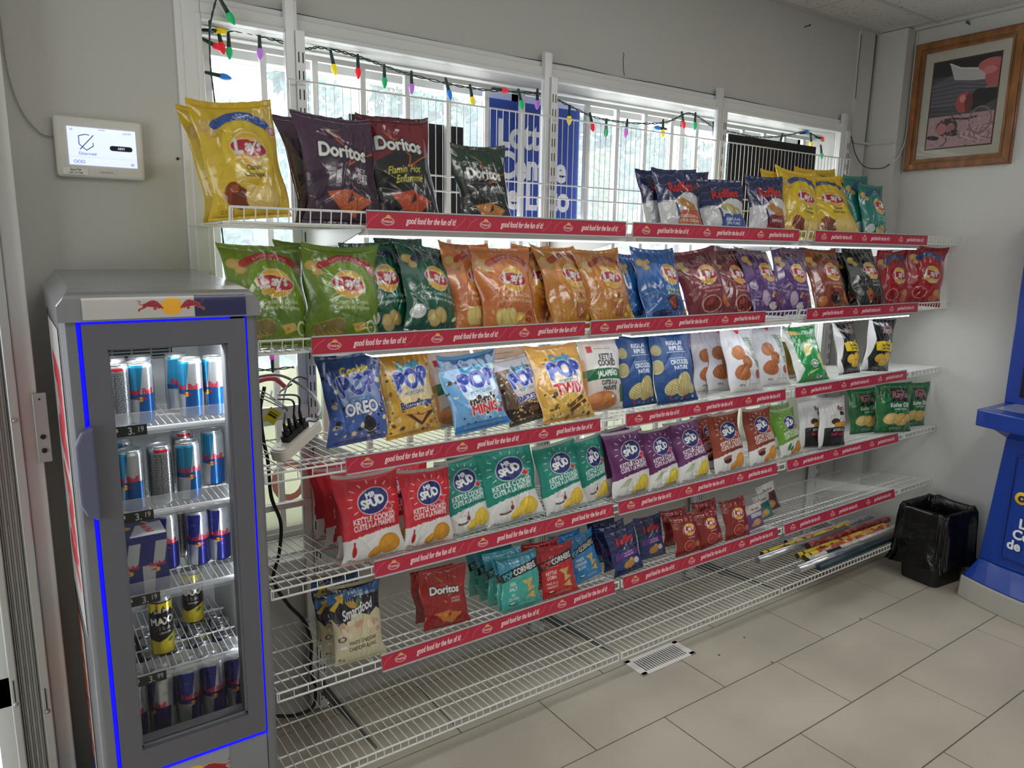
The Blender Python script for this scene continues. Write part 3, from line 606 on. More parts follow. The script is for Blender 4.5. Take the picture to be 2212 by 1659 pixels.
# ------------------------------------------------------------------ floor register
vt = empty('floor_vent', (1.94, 1.77, 0), label='white metal floor register with a slotted grille in front of the shelves', cat='vent')
vm = mat('vent_white', (232, 228, 224), rough=.4); m_ = MB(); hx, hy = .141, .054
for x0, x1, y0, y1 in ((-hx, hx, -hy, -hy+.017), (-hx, hx, hy-.017, hy), (-hx, -hx+.026, -hy, hy), (hx-.026, hx, -hy, hy)): m_.box(x0, x1, y0, y1, .0003, .005)
m_.build('frame', vm, vt, bevel=.0015)
m_ = MB(); m_.box(-.116, .116, -.038, .038, .0003, .0012); m_.build('duct_opening', mat('vent_dark', (34, 32, 32), rough=.9), vt)
m_ = MB()
for i in range(19):
    x = -.112+.0124*i; m_.box(x-.0028, x+.0028, -.038, .038, .0014, .0044)
m_.build('louvre_slats', vm, vt)
# bits of dirt on the tiles
dm = mat('grime', (84, 78, 70), rough=.9)
for i, (x, y) in enumerate([(2.28, 1.515), (2.89, 1.515), (2.15, 1.66), (2.34, 1.69), (1.86, .98)]):
    m_ = MB(); m_.lathe([(.004, .0003), (.005, .001), (.002, .0022)], 7, (x, y, 0)); tag(m_.build('grit', dm), 'tiny dark speck of grit lying on the beige floor tiles', 'dirt', 'specks of grit on the floor')
# ------------------------------------------------------------------ wall-mounted shelving
POSTX = [.75, 1.66, 2.575, 3.50]
place = ['first post from the fridge', 'second post from the fridge', 'third post from the fridge', 'last post from the fridge']
up0 = None
for i, x in enumerate(POSTX):
    if up0 is None:
        up0 = empty('shelf_upright', (x, 2.17, 0)); m_ = MB(); m_.box(-.040, -.004, -.002, .012, .02, 2.215); m_.box(-.038, -.014, -.006, -.002, .02, 2.215); m_.build('backing_bar', STEEL, up0)
        m_ = MB(); m_.box(-.013, .013, -.014, .012, .02, 2.135); m_.build('slotted_rail', STEEL, up0)
        m_ = MB()
        for k in range(41): 
            for s_ in (-.006, .006): m_.box(s_-.0016, s_+.0016, -.0146, -.0138, .05+.05*k, .078+.05*k)
        m_.build('slots', DARK, up0); u = up0
    else:
        u = up0.copy(); COL.objects.link(u); u.location = (x, 2.17, 0)
        for ch in list(up0.children): c_ = ch.copy(); COL.objects.link(c_); c_.parent = u
    tag(u, 'white slotted steel shelf upright, the '+place[i], 'shelf upright', 'slotted shelf uprights')
xb0 = None
for z, hh, lb in ((1.04, .042, 'white horizontal steel bar behind the power strip'), (.745, .02, 'thin white horizontal steel bar one shelf below the power strip')):
    m_ = MB(); m_.box(.42, .735, 2.158, 2.178, z-hh/2, z+hh/2); tag(m_.build('cross_bar', STEEL, bevel=.002), lb, 'bar')
DECK = {1: (1.59, 1.59), 2: (1.285, 1.285), 3: (.963, .992), 4: (.638, .690), 5: (.350, .412), 6: (.125, .146)}
YF = {1: 1.725, 2: 1.735, 3: 1.73, 4: 1.725, 5: 1.715, 6: 1.70}
NAMES = {1: 'top', 2: 'second', 3: 'third', 4: 'fourth', 5: 'fifth', 6: 'bottom'}
SPAN = [(.475, 1.652), (1.664, 2.566), (2.580, 3.49), (3.502, 3.80)]
SPN = ['left', 'middle', 'right', 'short far right']
def zd(s, y): b_, f_ = DECK[s]; return b_+(f_-b_)*(2.165-y)/(2.165-1.73)
def wire_deck(s, x0, x1):
    yf = YF[s]; zb, zf = zd(s, 2.165), zd(s, yf); m_ = MB(); n = int(round((x1-x0-.01)/.0254))
    for i in range(n+1):
        x = x0+.005+(x1-x0-.01)*i/n
        m_.tube([(x, 2.165, zb), (x, yf, zf)], .0015, 4, caps=False)
    for y in (2.165, 1.98, 1.835, 1.785): m_.tube([(x0, y, zd(s, y)-.003), (x1, y, zd(s, y)-.003)], .0028, 6)
    return m_
def wire_lip(s, x0, x1, up):
    yf = YF[s]; zf = zd(s, yf); d = .032 if up else -.023; m_ = MB(); yy = yf-(.006 if up else .002)
    m_.tube([(x0, yf, zf-.001), (x1, yf, zf-.001)], .0030, 6); m_.tube([(x0, yy, zf+d), (x1, yy, zf+d)], .0030, 6)
    n = int(round((x1-x0-.01)/(.0254 if s in (1, 2, 6) else .0381)))
    for i in range(n+1):
        x = x0+.005+(x1-x0-.01)*i/n; m_.tube([(x, yf-.002, zf), (x, yy-.002, zf+d)], .0016, 4, caps=False)
    for x in (x0, x1): m_.tube([(x, yf, zf), (x, yy, zf+d)], .0026, 6)
    return m_
for s in range(1, 7):
    for k, (x0, x1) in enumerate(SPAN):
        if s == 1 and k == 0: x0 = .425
        e = empty('wire_shelf', (x0, 1.73, zd(s, 1.73)), label=f'{SPN[k]} white wire shelf panel of the {NAMES[s]} shelf level', cat='wire shelf', group='white wire shelf panels')
        off = (-x0, -1.73, -zd(s, 1.73))
        wire_deck(s, x0, x1).build('wire_deck', WIRE, e, loc=off); wire_lip(s, x0, x1, s < 3).build('front_lip', WIRE, e, loc=off)
# bracket plates under every level at each post
ACR = mat('milky_bracket', (214, 218, 216), rough=.3)
for s in range(1, 7):
    yf = YF[s]+.03; zb, zf = zd(s, 2.165), zd(s, yf); dep = .105 if s < 3 else (.07 if s < 6 else .06)
    for k, x in enumerate(POSTX):
        m_ = MB(); m_.prism([(2.158, zb-.006), (yf, zf-.006), (yf, zf-.014), (2.158, zb-dep)], x-.002, x+.002, 'x'); tag(m_.build('shelf_bracket', ACR if s < 6 else mat('dark_bracket', (120, 124, 126), rough=.35, metal=.5)), f'triangular shelf bracket under the {NAMES[s]} shelf at the {place[k]}', 'bracket', 'shelf brackets')
# tall wire back panels above the top shelf
for k, (x0, x1) in enumerate(((.70, 1.648), (1.652, 2.57), (2.58, 3.51))):
    m_ = MB(); n = int((x1-x0)/.0262)
    for i in range(n+1): m_.tube([(x0+.01+(x1-x0-.02)*i/n, 2.14, 1.602), (x0+.01+(x1-x0-.02)*i/n, 2.14, 1.995)], .0013, 4, caps=False)
    for z in (1.602, 1.719, 1.767, 1.997): m_.tube([(x0, 2.137, z), (x1, 2.137, z)], .0028, 6)
    tag(m_.build('wire_back_panel', WIRE), f'{("left", "middle", "right")[k]} upright wire back panel standing on the top shelf before the window', 'wire panel', 'wire back panels')
# slim light bars under the two upper shelves
for s, k, x0, x1, em in ((2, 0, .76, 1.64, 4.), (2, 1, 1.68, 2.55, 5.), (2, 2, 2.60, 3.47, 5.), (1, 0, .76, 1.64, .7), (1, 1, 1.68, 2.55, .7), (1, 2, 2.60, 3.47, .7)):
    z = DECK[s][0]; t = empty('shelf_light_bar', ((x0+x1)/2, 1.755, z-.024), label=f'slim white light bar fixed under the front edge of the {NAMES[s]} shelf, {SPN[k]} section', cat='light bar', group='light bars under the shelves')
    m_ = MB(); m_.box(x0, x1, 1.738, 1.80, z-.022, z-.007); m_.build('housing', TRIM, t, loc=(-(x0+x1)/2, -1.755, -z+.024)); m_ = MB(); m_.box(x0+.01, x1-.01, 1.744, 1.794, z-.028, z-.022)
    m_.build('diffuser', mat('led_diffuser_%d' % s, (240, 242, 240), emit=em, ecol=(244, 248, 255)), t, loc=(-(x0+x1)/2, -1.755, -z+.024))
# price rails with the printed crimson strip
UN = 250
cu_ = Cv(UN, .042/.29, (182, 44, 68), ss=2); a_ = .042/.29
cu_.line([(.0, .02), (.05, .085), (.12, .125)], .006, (226, 120, 136), .7); cu_.line([(.86, .02), (.93, .06), (.985, .125)], .006, (226, 120, 136), .7); cu_.rect(.993, 1, 0, 1, (160, 36, 58))
cu_.ell(.205, .095, .026, .026, (226, 170, 70)); cu_.ell(.20, .065, .062, .034, (235, 205, 200)); cu_.ell(.20, .065, .055, .028, (178, 36, 58)); cu_.text('FritoLay', .20, .054, .036, (240, 225, 225), bold=2, cond=.8)
cu_.text('good food for the fun of it!', .625, .050, .078, (245, 232, 234), bold=2, shear=.2, cond=.585)
unit = cu_.down(); strip = np.concatenate([unit]*3, 1)
mm_, nn_ = strip.shape[:2]; X_, Z_ = np.meshgrid(np.linspace(0, .866, nn_), np.linspace(0, .040, mm_)); strip_me = grid_mesh('printed_strip', np.stack([X_, np.zeros_like(X_), Z_], -1), strip); strip_me.materials.append(PRINT)
RAILM = mat('grey_rail_plastic', (190, 186, 188), rough=.25)
m_ = MB(); m_.box(0, .866, .0006, .003, -.003, .044); m_.box(0, .866, -.003, .003, .0415, .0445); m_.box(0, .866, -.003, .003, -.004, -.001); rail_me = m_.mesh('rail_holder'); rail_me.materials.append(RAILM)
RAILS = {1: [.745, 1.642, 2.615], 2: [.600, 1.490, 2.620], 3: [.68, 1.66, 2.59], 4: [.75, 1.64, 2.575], 5: [.762, 1.668, 2.58]}
for s, xs in RAILS.items():
    for k, x in enumerate(xs):
        z0 = zd(s, YF[s])+(-.006 if s < 3 else -.029); y0 = YF[s]-(.014 if s < 3 else .010)
        e = empty('price_rail', (x, y0, z0), label=f'crimson shelf-edge slogan strip, {SPN[k]} one of the {NAMES[s]} shelf', cat='shelf strip', group='crimson shelf-edge strips'); e.rotation_euler = (R(0 if s < 3 else (-6 if s == 3 else -12)), 0, 0)
        link('rail_holder', rail_me, None, e); link('printed_strip', strip_me, None, e)

# ------------------------------------------------------------------ bag artwork
A = 1.38
W_ = (240, 240, 238)
def lays_logo(c, x, y, r=.21):
    c.ell(x, y, r, r*.98, W_, ring=.008); c.ell(x, y, r, r*.97, (238, 188, 52))
    c.ell(x-.1*r, y+.1*r, r*.8, r*.6, (246, 210, 90), rot=20, al=.6)
    c.ell(x, y+.02*r, r*1.16, r*.57, (240, 228, 216), rot=-7); c.ell(x, y+.02*r, r*1.10, r*.51, (190, 34, 46), rot=-7)
    c.ell(x-.55*r, y-.52*r, r*.42, r*.15, (238, 188, 52), rot=14); c.ell(x+.5*r, y+.56*r, r*.42, r*.13, (246, 206, 80), rot=10)
    c.text("L", x-r*.68, y-r*.30, r*1.3, W_, bold=3, shear=.1, cond=.85); c.text("ay's", x+r*.22, y-r*.16, r*.98, W_, bold=3, shear=.12, cond=.82, track=-.05)
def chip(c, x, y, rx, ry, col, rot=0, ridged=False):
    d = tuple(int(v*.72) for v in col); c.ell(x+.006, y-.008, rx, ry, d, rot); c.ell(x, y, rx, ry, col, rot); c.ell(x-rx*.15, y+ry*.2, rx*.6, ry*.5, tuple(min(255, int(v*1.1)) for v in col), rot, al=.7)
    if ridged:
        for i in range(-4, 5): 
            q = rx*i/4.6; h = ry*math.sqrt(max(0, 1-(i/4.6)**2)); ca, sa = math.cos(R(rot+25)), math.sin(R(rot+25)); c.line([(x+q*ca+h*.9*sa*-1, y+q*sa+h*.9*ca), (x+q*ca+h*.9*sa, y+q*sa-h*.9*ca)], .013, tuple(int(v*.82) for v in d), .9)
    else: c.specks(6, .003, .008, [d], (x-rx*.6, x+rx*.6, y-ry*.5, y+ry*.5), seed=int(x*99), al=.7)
def lays(base, dark, names, ncol=W_, banner=None, btxt='', food=None, lx=.56, ly=.86, seed=1):
    def f(c):
        g = np.random.default_rng(seed)
        for i in range(7): c.ell(.5+g.uniform(-.2, .2), .25+g.uniform(-.15, .35), .62-.05*i, .20-.02*i, dark if i % 2 else base, rot=-14, al=.35)
        c.ell(lx, ly, .34, .36, tuple(min(255, int(v*1.18+6)) for v in base), al=.55); c.ell(lx, ly, .28, .29, base, al=.5)
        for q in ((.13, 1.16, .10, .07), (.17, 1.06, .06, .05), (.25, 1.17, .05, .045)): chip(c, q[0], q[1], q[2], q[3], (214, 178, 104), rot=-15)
        if banner:
            n = 10; P = [(.22+.66*i/n, 1.15+.12*math.sin(math.pi*i/n)) for i in range(n+1)]; c.line(P, .105, banner); c.text(btxt[0], .55, 1.265, .055, W_, bold=1, arc=.085, cond=.8); c.text(btxt[1], .55, 1.215, .055, W_, bold=1, arc=.085, cond=.8)
        c.ell(.93, 1.10, .06, .06, W_); c.ell(.93, 1.10, .052, .052, (196, 40, 60)); c.ell(.93, 1.10, .032, .032, W_, ring=.005); c.poly([(.93, 1.135), (.95, 1.10), (.93, 1.07), (.91, 1.10)], W_)
        lays_logo(c, lx, ly)
        for i, t in enumerate(names): c.text(t, lx+.02, .57-.085*i, .088, ncol, bold=1, cond=.82)
        if food: food(c)
    return base, f
def f_green(c):
    for i in range(6): chip(c, .15+.05*i, .19+.012*i, .075, .12, (200, 178, 96), 8, True)
    c.poly([(.56, .26), (.74, .3), (.78, .2), (.62, .13)], (226, 190, 96)); c.ell(.65, .21, .02, .02, (190, 150, 60)); c.ell(.86, .22, .07, .10, (226, 232, 190), ring=.012); c.ell(.94, .36, .03, .08, (232, 232, 226), rot=20); c.lines(.7, .09, .25, 2, .03, (220, 230, 180))
def f_forest(c):
    chip(c, .42, .2, .10, .14, (214, 190, 126), 25); chip(c, .56, .26, .10, .13, (206, 180, 112), 35); c.ell(.16, .3, .12, .12, (222, 226, 224)); c.ell(.16, .3, .075, .05, (190, 210, 190), ring=.01); c.ell(.86, .24, .09, .03, (235, 238, 230), rot=35)
def f_orange(c):
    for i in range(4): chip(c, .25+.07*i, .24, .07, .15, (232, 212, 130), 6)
    chip(c, .6, .2, .12, .11, (226, 184, 88)); c.ell(.8, .3, .04, .03, (176, 50, 30), ring=.01); c.ell(.76, .18, .04, .03, (176, 50, 30), ring=.01); c.rect(0, 1, .0, .05, (206, 96, 56)); c.ell(.5, .06, .6, .05, (226, 130, 70), rot=8, al=.6)
def f_amber(c):
    c.rect(.42, .7, .15, .42, (182, 110, 50)); c.ell(.56, .42, .14, .04, (222, 168, 80)); c.ell(.56, .15, .14, .04, (164, 96, 44)); c.ell(.6, .5, .05, .06, (150, 84, 44)); c.poly([(.72, .3), (.86, .36), (.92, .24), (.78, .18)], (226, 196, 60)); c.ell(.7, .14, .05, .04, (226, 196, 70)); chip(c, .9, .2, .1, .16, (226, 176, 70))
    for i in range(40): c.ell(.2+.13*math.sin(i*2.1), .5-.011*i, .05, .03, (236, 190, 100), rot=i*30, ring=.003, al=.5)
def f_blue(c):
    c.ell(.58, .34, .13, .15, (40, 22, 20)); c.ell(.58, .34, .10, .12, (168, 60, 34)); c.poly([(.82, .12), (.9, .45), (.98, .2)], (206, 140, 60)); c.ell(.3, .16, .2, .06, (20, 40, 96)); c.specks(20, .01, .02, [(206, 80, 40), (220, 180, 60)], (.35, .9, .05, .2), 5)
def f_maroon(c): c.ell(.5, .24, .22, .17, (226, 180, 150), ring=.01); c.ell(.5, .24, .19, .13, (120, 32, 30)); chip(c, .88, .26, .1, .15, (206, 120, 48)); c.ell(.46, .28, .1, .05, (168, 64, 50), rot=20)
def f_purple(c): chip(c, .3, .3, .1, .16, (196, 178, 200)); c.ell(.5, .14, .12, .08, (226, 222, 226)); c.specks(26, .02, .045, [(190, 50, 44), (80, 130, 60), (226, 190, 90), (150, 60, 50)], (.5, .95, .15, .42), 6)
def f_rust(c): c.ell(.5, .26, .16, .14, (52, 18, 14)); c.ell(.5, .26, .17, .15, (170, 90, 50), ring=.008); chip(c, .85, .3, .1, .14, (206, 124, 60)); chip(c, .16, .2, .1, .12, (196, 110, 50))
def f_black(c): c.ell(.6, .2, .3, .14, (58, 20, 16)); chip(c, .3, .3, .08, .16, (196, 110, 60)); c.specks(20, .02, .04, [(120, 40, 24), (70, 30, 24)], (.3, .95, .08, .3), 7)
def f_red(c): c.ell(.3, .3, .15, .15, (236, 170, 150), ring=.01); c.ell(.3, .3, .12, .12, (160, 20, 24)); chip(c, .76, .3, .13, .11, (214, 150, 90)); chip(c, .66, .16, .12, .09, (196, 110, 70)); c.specks(30, .01, .03, [(226, 90, 80), (150, 20, 24)], (0, 1, 0, .4), 8, .6)
def f_classic(c):
    c.ell(.28, .28, .12, .15, (150, 70, 34)); c.ell(.36, .22, .12, .14, (126, 56, 30)); c.ell(.3, .34, .05, .05, (196, 110, 60), al=.6)
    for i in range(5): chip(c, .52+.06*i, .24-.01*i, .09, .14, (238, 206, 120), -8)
    c.text('235 g', .2, .04, .07, (120, 80, 20))
def dor(base, top, brand_y=.84, names=(), ncol=W_, tri=(212, 110, 44), script=None):
    def f(c):
        c.poly([(0, A), (1, A), (1, .95), (.6, 1.02), (0, .8)], top, .9); c.poly([(.3, A-.1), (.52, 1.12), (.44, 1.1)], (200, 150, 90), .6)
        c.specks(30, .01, .05, [base, tuple(int(v*.6) for v in top)], seed=4, al=.5)
        c.line([(.45, 1.1), (.62, .9), (.56, .74), (.95, .98)], .02, (206, 90, 50)); c.text('Doritos', .5, brand_y, .25, (14, 14, 16), bold=8, cond=.82, rot=-4); c.text('Doritos', .5, brand_y, .25, W_, bold=3, cond=.82, rot=-4)
        for i, t in enumerate(names): c.text(t, .72, .66-.075*i, .075, ncol, bold=1, cond=.8)
        if script:
            c.text(script[0], .48, .66, .15, (226, 218, 70), bold=1, cond=.7, shear=.4, rot=4); c.text(script[1], .52, .53, .15, (226, 218, 70), bold=1, cond=.7, shear=.4, rot=4)
        for x, y, s_, r_ in ((.42, .3, .2, 5), (.68, .26, .17, -20), (.55, .17, .15, 30)):
            P = [(x+s_*math.cos(R(r_+a)), y+s_*math.sin(R(r_+a))) for a in (150, 30, 270)]; c.poly([(a+.008, b_-.01) for a, b_ in P], tuple(int(v*.55) for v in tri)); c.poly(P, tri); c.specks(12, .005, .012, [(236, 170, 80), (150, 60, 26)], (x-s_*.5, x+s_*.5, y-s_*.35, y+s_*.35), int(x*90))
    return base, f
def ruf(foot, names, chipc=(212, 150, 80), ncol=W_, mid=(226, 226, 228), small=False):
    def f(c):
        for i in range(4):
            y = .66+.19*i; c.line([(-.05+.11*k, y+(.05 if k % 2 else 0)+.02*k) for k in range(12)], .008, (170, 190, 226), .75)
        if not small:
            c.poly([(0, .78), (.34, .66), (.42, .3), (1, .42), (1, .86), (.62, .95), (.3, .72)], mid); c.poly([(0, .76), (.3, .68), (.36, .2), (0, .1)], mid)
            c.poly([(0, 0), (1, 0), (1, .56), (.42, .5), (.32, .16), (0, .12)], foot)
        else: c.poly([(.1, .68), (.98, .74), (.98, .54), (.1, .48)], (104, 52, 140)); c.ell(.5, .3, .45, .2, (46, 76, 150), al=.6)
        for q in ((-.01, -.012, (14, 18, 54), 7), (0, 0, (206, 38, 50), 3)): c.text('Ruffles', .52+q[0], .94+q[1], .31, q[2], bold=q[3], cond=.74, rot=6, shear=.15)
        if small: chip(c, .5, .28, .18, .13, chipc, 20, True); chip(c, .6, .4, .08, .07, chipc, 0); c.ell(.78, .33, .10, .1, (226, 220, 226)); c.text(names[0], .55, .63, .06, ncol, bold=2, cond=.9, rot=4); c.text(names[1], .55, .55, .06, ncol, bold=2, cond=.9, rot=4)
        else:
            chip(c, .55, .66, .2, .10, chipc, -30, True); chip(c, .68, .58, .15, .08, chipc, 10, True)
            for i, t in enumerate(names): c.text(t, .62, .34-.10*i, .095, ncol, bold=2, cond=.85)
    return (30, 44, 96), f
def pop(base, first, brand, bcol, blob, deco, top=None, fcol=(60, 170, 214), seed=3, bsz=.2):
    def f(c):
        c.specks(22, .1, .25, [tuple(min(255, int(v*1.25)+12) for v in base), base], seed=seed, al=.35)
        if top: c.rect(0, 1, 1.2, A, top)
        c.specks(26, .03, .055, deco, (.02, .98, .04, 1.15), seed); c.specks(60, .012, .03, [deco[-1], (40, 26, 20), (238, 228, 200)], (.02, .98, .04, 1.15), seed+1)
        c.ell(.58, .74, .36, .28, blob, al=.85); c.text(first, .54, 1.10, .2, (30, 50, 90), bold=5, cond=.8, rot=4); c.text(first, .54, 1.10, .2, fcol, bold=3, cond=.8, rot=4)
        c.text('POP', .56, .79, .42, (196, 210, 236), bold=7, cond=.84, rot=5); c.text('POP', .56, .79, .42, (34, 66, 168), bold=4, cond=.84, rot=5); c.text('POPCORN', .56, .67, .085, (30, 130, 170), bold=1, rot=4)
        for i, (t, bc, oc) in enumerate(brand):
            c.text(t, .56, .46-.17*i, bsz, oc, bold=7, cond=.78, rot=3); c.text(t, .56, .46-.17*i, bsz, bc, bold=3, cond=.78, rot=3)
        bcol(c); c.lines(.15, .1, .7, 2, .03, W_)
    return base, f
def b_oreo(c): c.ell(.66, .24, .10, .15, (20, 18, 26)); c.ell(.66, .18, .09, .05, (238, 236, 236), al=.9); c.ell(.66, .26, .10, .12, (26, 24, 32)); c.ell(.66, .27, .07, .09, (60, 58, 68), ring=.006)
def b_butter(c): c.poly([(.3, .36), (.62, .32), (.9, .38), (.6, .12)], (84, 46, 26)); c.poly([(.42, .34), (.62, .3), (.74, .34), (.6, .18)], (206, 150, 84)); 
def b_mm(c): c.rect(0, 1, 0, .14, (52, 126, 196)); c.rect(0, 1, 1.2, 1.38, (26, 92, 138))
def b_snick(c): c.poly([(.0, 0), (1, 0), (1, .3), (.6, .38), (.2, .32), (0, .4)], (50, 32, 24)); c.specks(40, .015, .04, [(126, 88, 54), (190, 160, 110), (34, 22, 18)], (0, 1, .02, .36), 9); c.rect(.5, .75, .2, .3, (96, 62, 40))
def b_twix(c): c.line([(.45, .2), (.75, .38)], .07, (104, 60, 34)); c.line([(.5, .14), (.82, .30)], .06, (84, 46, 26)); c.specks(30, .015, .05, [(196, 160, 70), (120, 84, 30), (236, 210, 120)], (0, 1, .0, .3), 10)
def spud(base, chipc=(226, 182, 60), extra=None, fl=''):
    def f(c):
        g = np.random.default_rng(5); P = [(0, 0)]+[(i/40, .42+.14*i/40+g.uniform(-.012, .012)) for i in range(41)]+[(1, 0)]; c.poly(P, (228, 228, 226))
        cx, cy = .52, 1.0
        for k in range(16):
            a = R(22.5*k+8); r0 = .32 if k % 2 else .34; c.line([(cx+r0*math.cos(a), cy+r0*.85*math.sin(a)), (cx+(r0+.06)*math.cos(a), cy+(r0+.06)*.85*math.sin(a))], .013, W_)
        c.ell(cx, cy, .262, .21, W_, rot=20); c.ell(cx, cy, .25, .198, (34, 44, 112), rot=20)
        c.text('MR.', cx-.02, cy+.06, .12, W_, bold=3, rot=8); c.text('SPUD', cx, cy-.085, .185, W_, bold=4, rot=12, arc=-.02, cond=.9)
        mx_, my_ = cx+.25, cy-.13; leaf = [(0, .08), (.018, .045), (.045, .055), (.038, .02), (.075, .02), (.055, -.01), (.062, -.03), (.012, -.03), (.008, -.07), (-.008, -.07), (-.012, -.03), (-.062, -.03), (-.055, -.01), (-.075, .02), (-.038, .02), (-.045, .055), (-.018, .045)]
        c.poly([(mx_+a*1.15, my_+b_*1.15) for a, b_ in leaf], W_); c.poly([(mx_+a*.95, my_+b_*.95) for a, b_ in leaf], (206, 36, 48))
        c.text('KETTLE COOKED', .52, .68, .13, W_, bold=2, cond=.70, rot=3); c.text('CUITE \u00c0 LA MARMITE', .52, .575, .13, W_, bold=2, cond=.57, rot=4); c.text('POTATO CHIPS / CROUSTILLES', .56, .535, .052, (40, 30, 40), cond=.75, rot=4)
        chip(c, .50, .15, .14, .075, chipc, 35); chip(c, .72, .25, .19, .17, chipc, 35)
        if extra: extra(c)
        c.text('130 g', .12, .03, .06, (60, 60, 60), bold=1); c.lines(.42, .07, .35, 2, .035, (70, 80, 90), .012)
    return base, f
def e_red(c): c.ell(.16, .2, .035, .1, (190, 30, 40)); c.rect(.145, .175, .28, .38, (190, 30, 40))
def e_teal(c): c.ell(.3, .22, .11, .035, (110, 84, 70)); c.ell(.3, .25, .09, .03, (226, 226, 226)); c.ell(.42, .29, .03, .05, (130, 50, 50)); c.rect(.41, .43, .32, .42, (150, 110, 96))
def e_purple(c):
    for i in range(6): c.line([(.14+.03*i, .24), (.3+.02*i, .40)], .012, ((96, 140, 60), (190, 206, 150))[i % 2])
    c.ell(.36, .14, .1, .05, (206, 208, 210)); c.ell(.36, .15, .07, .03, (244, 244, 244)); c.text('SOUR CREAM &', .66, .05, .05, (50, 50, 50), bold=1, cond=.8)
def e_brown(c): c.ell(.3, .3, .1, .08, (84, 40, 30)); c.ell(.3, .37, .12, .04, (150, 100, 80), rot=10)
def e_green(c): c.ell(.3, .3, .05, .12, (50, 130, 60), rot=-25); c.ell(.4, .24, .04, .1, (40, 110, 50), rot=-50)
def pck(c):
    c.rect(.1, .92, .62, 1.3, (226, 224, 218)); c.rect(.14, .26, 1.14, 1.26, (206, 48, 44)); c.lines(.3, 1.2, .4, 1, .04, (90, 90, 90), .014); c.text('KETTLE', .55, 1.0, .15, (40, 36, 38), bold=3, cond=.72); c.text('COOKED', .55, .88, .15, (40, 36, 38), bold=3, cond=.72)
    c.rect(0, 1, .62, .83, (34, 104, 66)); c.text('JALAPE\u00d1O', .54, .68, .15, W_, bold=3, cond=.75, rot=2); c.text('CUITES \u00c0 LA', .55, .51, .12, (40, 36, 38), bold=3, cond=.62); c.text('MARMITE', .55, .40, .12, (40, 36, 38), bold=3, cond=.68)
    chip(c, .38, .2, .36, .19, (196, 120, 66)); chip(c, .2, .26, .15, .1, (214, 146, 90)); chip(c, .5, .26, .16, .09, (206, 134, 76), 20); c.ell(.92, .34, .1, .2, (70, 110, 50)); c.rect(.58, .66, .24, .3, W_); c.rect(0, .06, 0, .7, (206, 150, 110)); c.ell(.03, .8, .05, .25, (206, 140, 96), al=.5)
def brip(c):
    c.text('REGULAR', .55, 1.17, .13, W_, bold=2, cond=.75); c.text('RIPPLED', .55, 1.05, .13, W_, bold=2, cond=.75); c.lines(.3, 1.01, .5, 1, .04, W_, .014); c.lines(.32, .88, .4, 2, .04, W_, .012)
    c.text('ONDUL\u00c9ES', .55, .76, .12, W_, bold=2, cond=.75); c.text('NATURE', .55, .65, .12, W_, bold=2, cond=.75); chip(c, .32, .3, .2, .15, (214, 200, 140), 30, True); chip(c, .58, .34, .2, .26, (208, 192, 130), -25, True); chip(c, .75, .26, .14, .12, (214, 200, 140), 0, True)
    chip(c, .06, .78, .1, .14, (214, 200, 140), 10, True); chip(c, .1, 1.1, .1, .1, (206, 190, 130), 0, True); c.specks(9, .02, .035, [(200, 50, 60), (90, 120, 180), (220, 220, 230)], (.1, .9, .02, .1), 2)
def wrip(c):
    chip(c, .3, .86, .17, .15, (196, 124, 72), 20, True); chip(c, .46, .64, .14, .14, (190, 116, 66), 60, True); chip(c, .3, .42, .2, .17, (188, 110, 62), -15, True)
    c.poly([(.56, 1.24), (1, 1.24), (1, .2), (.78, .2)], (208, 212, 206)); c.poly([(.58, 1.2), (.8, 1.2), (.96, .5), (.76, .5)], (150, 162, 152), .7); c.lines(.6, 1.16, .3, 2, .05, (70, 90, 80), .02); c.text('RIPPLED', .76, .98, .09, (70, 96, 84), bold=1, cond=.6, rot=-76); c.text('POT', .74, .88, .07, (60, 84, 74), bold=1); c.text('POIVRE', .78, .62, .08, (56, 84, 72), bold=1, cond=.7); c.text('ROUGE', .8, .54, .08, (56, 84, 72), bold=1, cond=.7)
    c.ell(.76, .36, .1, .1, (150, 90, 70)); c.ell(.8, .4, .05, .06, (196, 60, 50)); c.rect(0, 1, .0, .2, (222, 222, 222)); c.text('200 g', .25, .13, .06, (50, 50, 50), bold=1); c.lines(.45, .15, .4, 2, .03, (90, 90, 90)); c.poly([(.4, 1.38), (.6, 1.38), (.5, 1.28)], (206, 50, 50))
def purp(c): c.text('KETTLE', .5, 1.1, .13, W_, bold=2, cond=.7); c.text('COOKED', .5, .98, .13, W_, bold=2, cond=.7); c.text('CUITES', .5, .66, .13, W_, bold=2, cond=.7); c.text('ASSAISONN\u00c9ES', .5, .56, .11, W_, bold=2, cond=.5); chip(c, .5, .25, .3, .18, (206, 150, 96), 0, True)
def oran(c): chip(c, .5, .4, .35, .25, (206, 140, 80)); c.rect(0, 1, .0, .15, (226, 226, 232)); c.text('BBQ', .5, .9, .2, W_, bold=3)
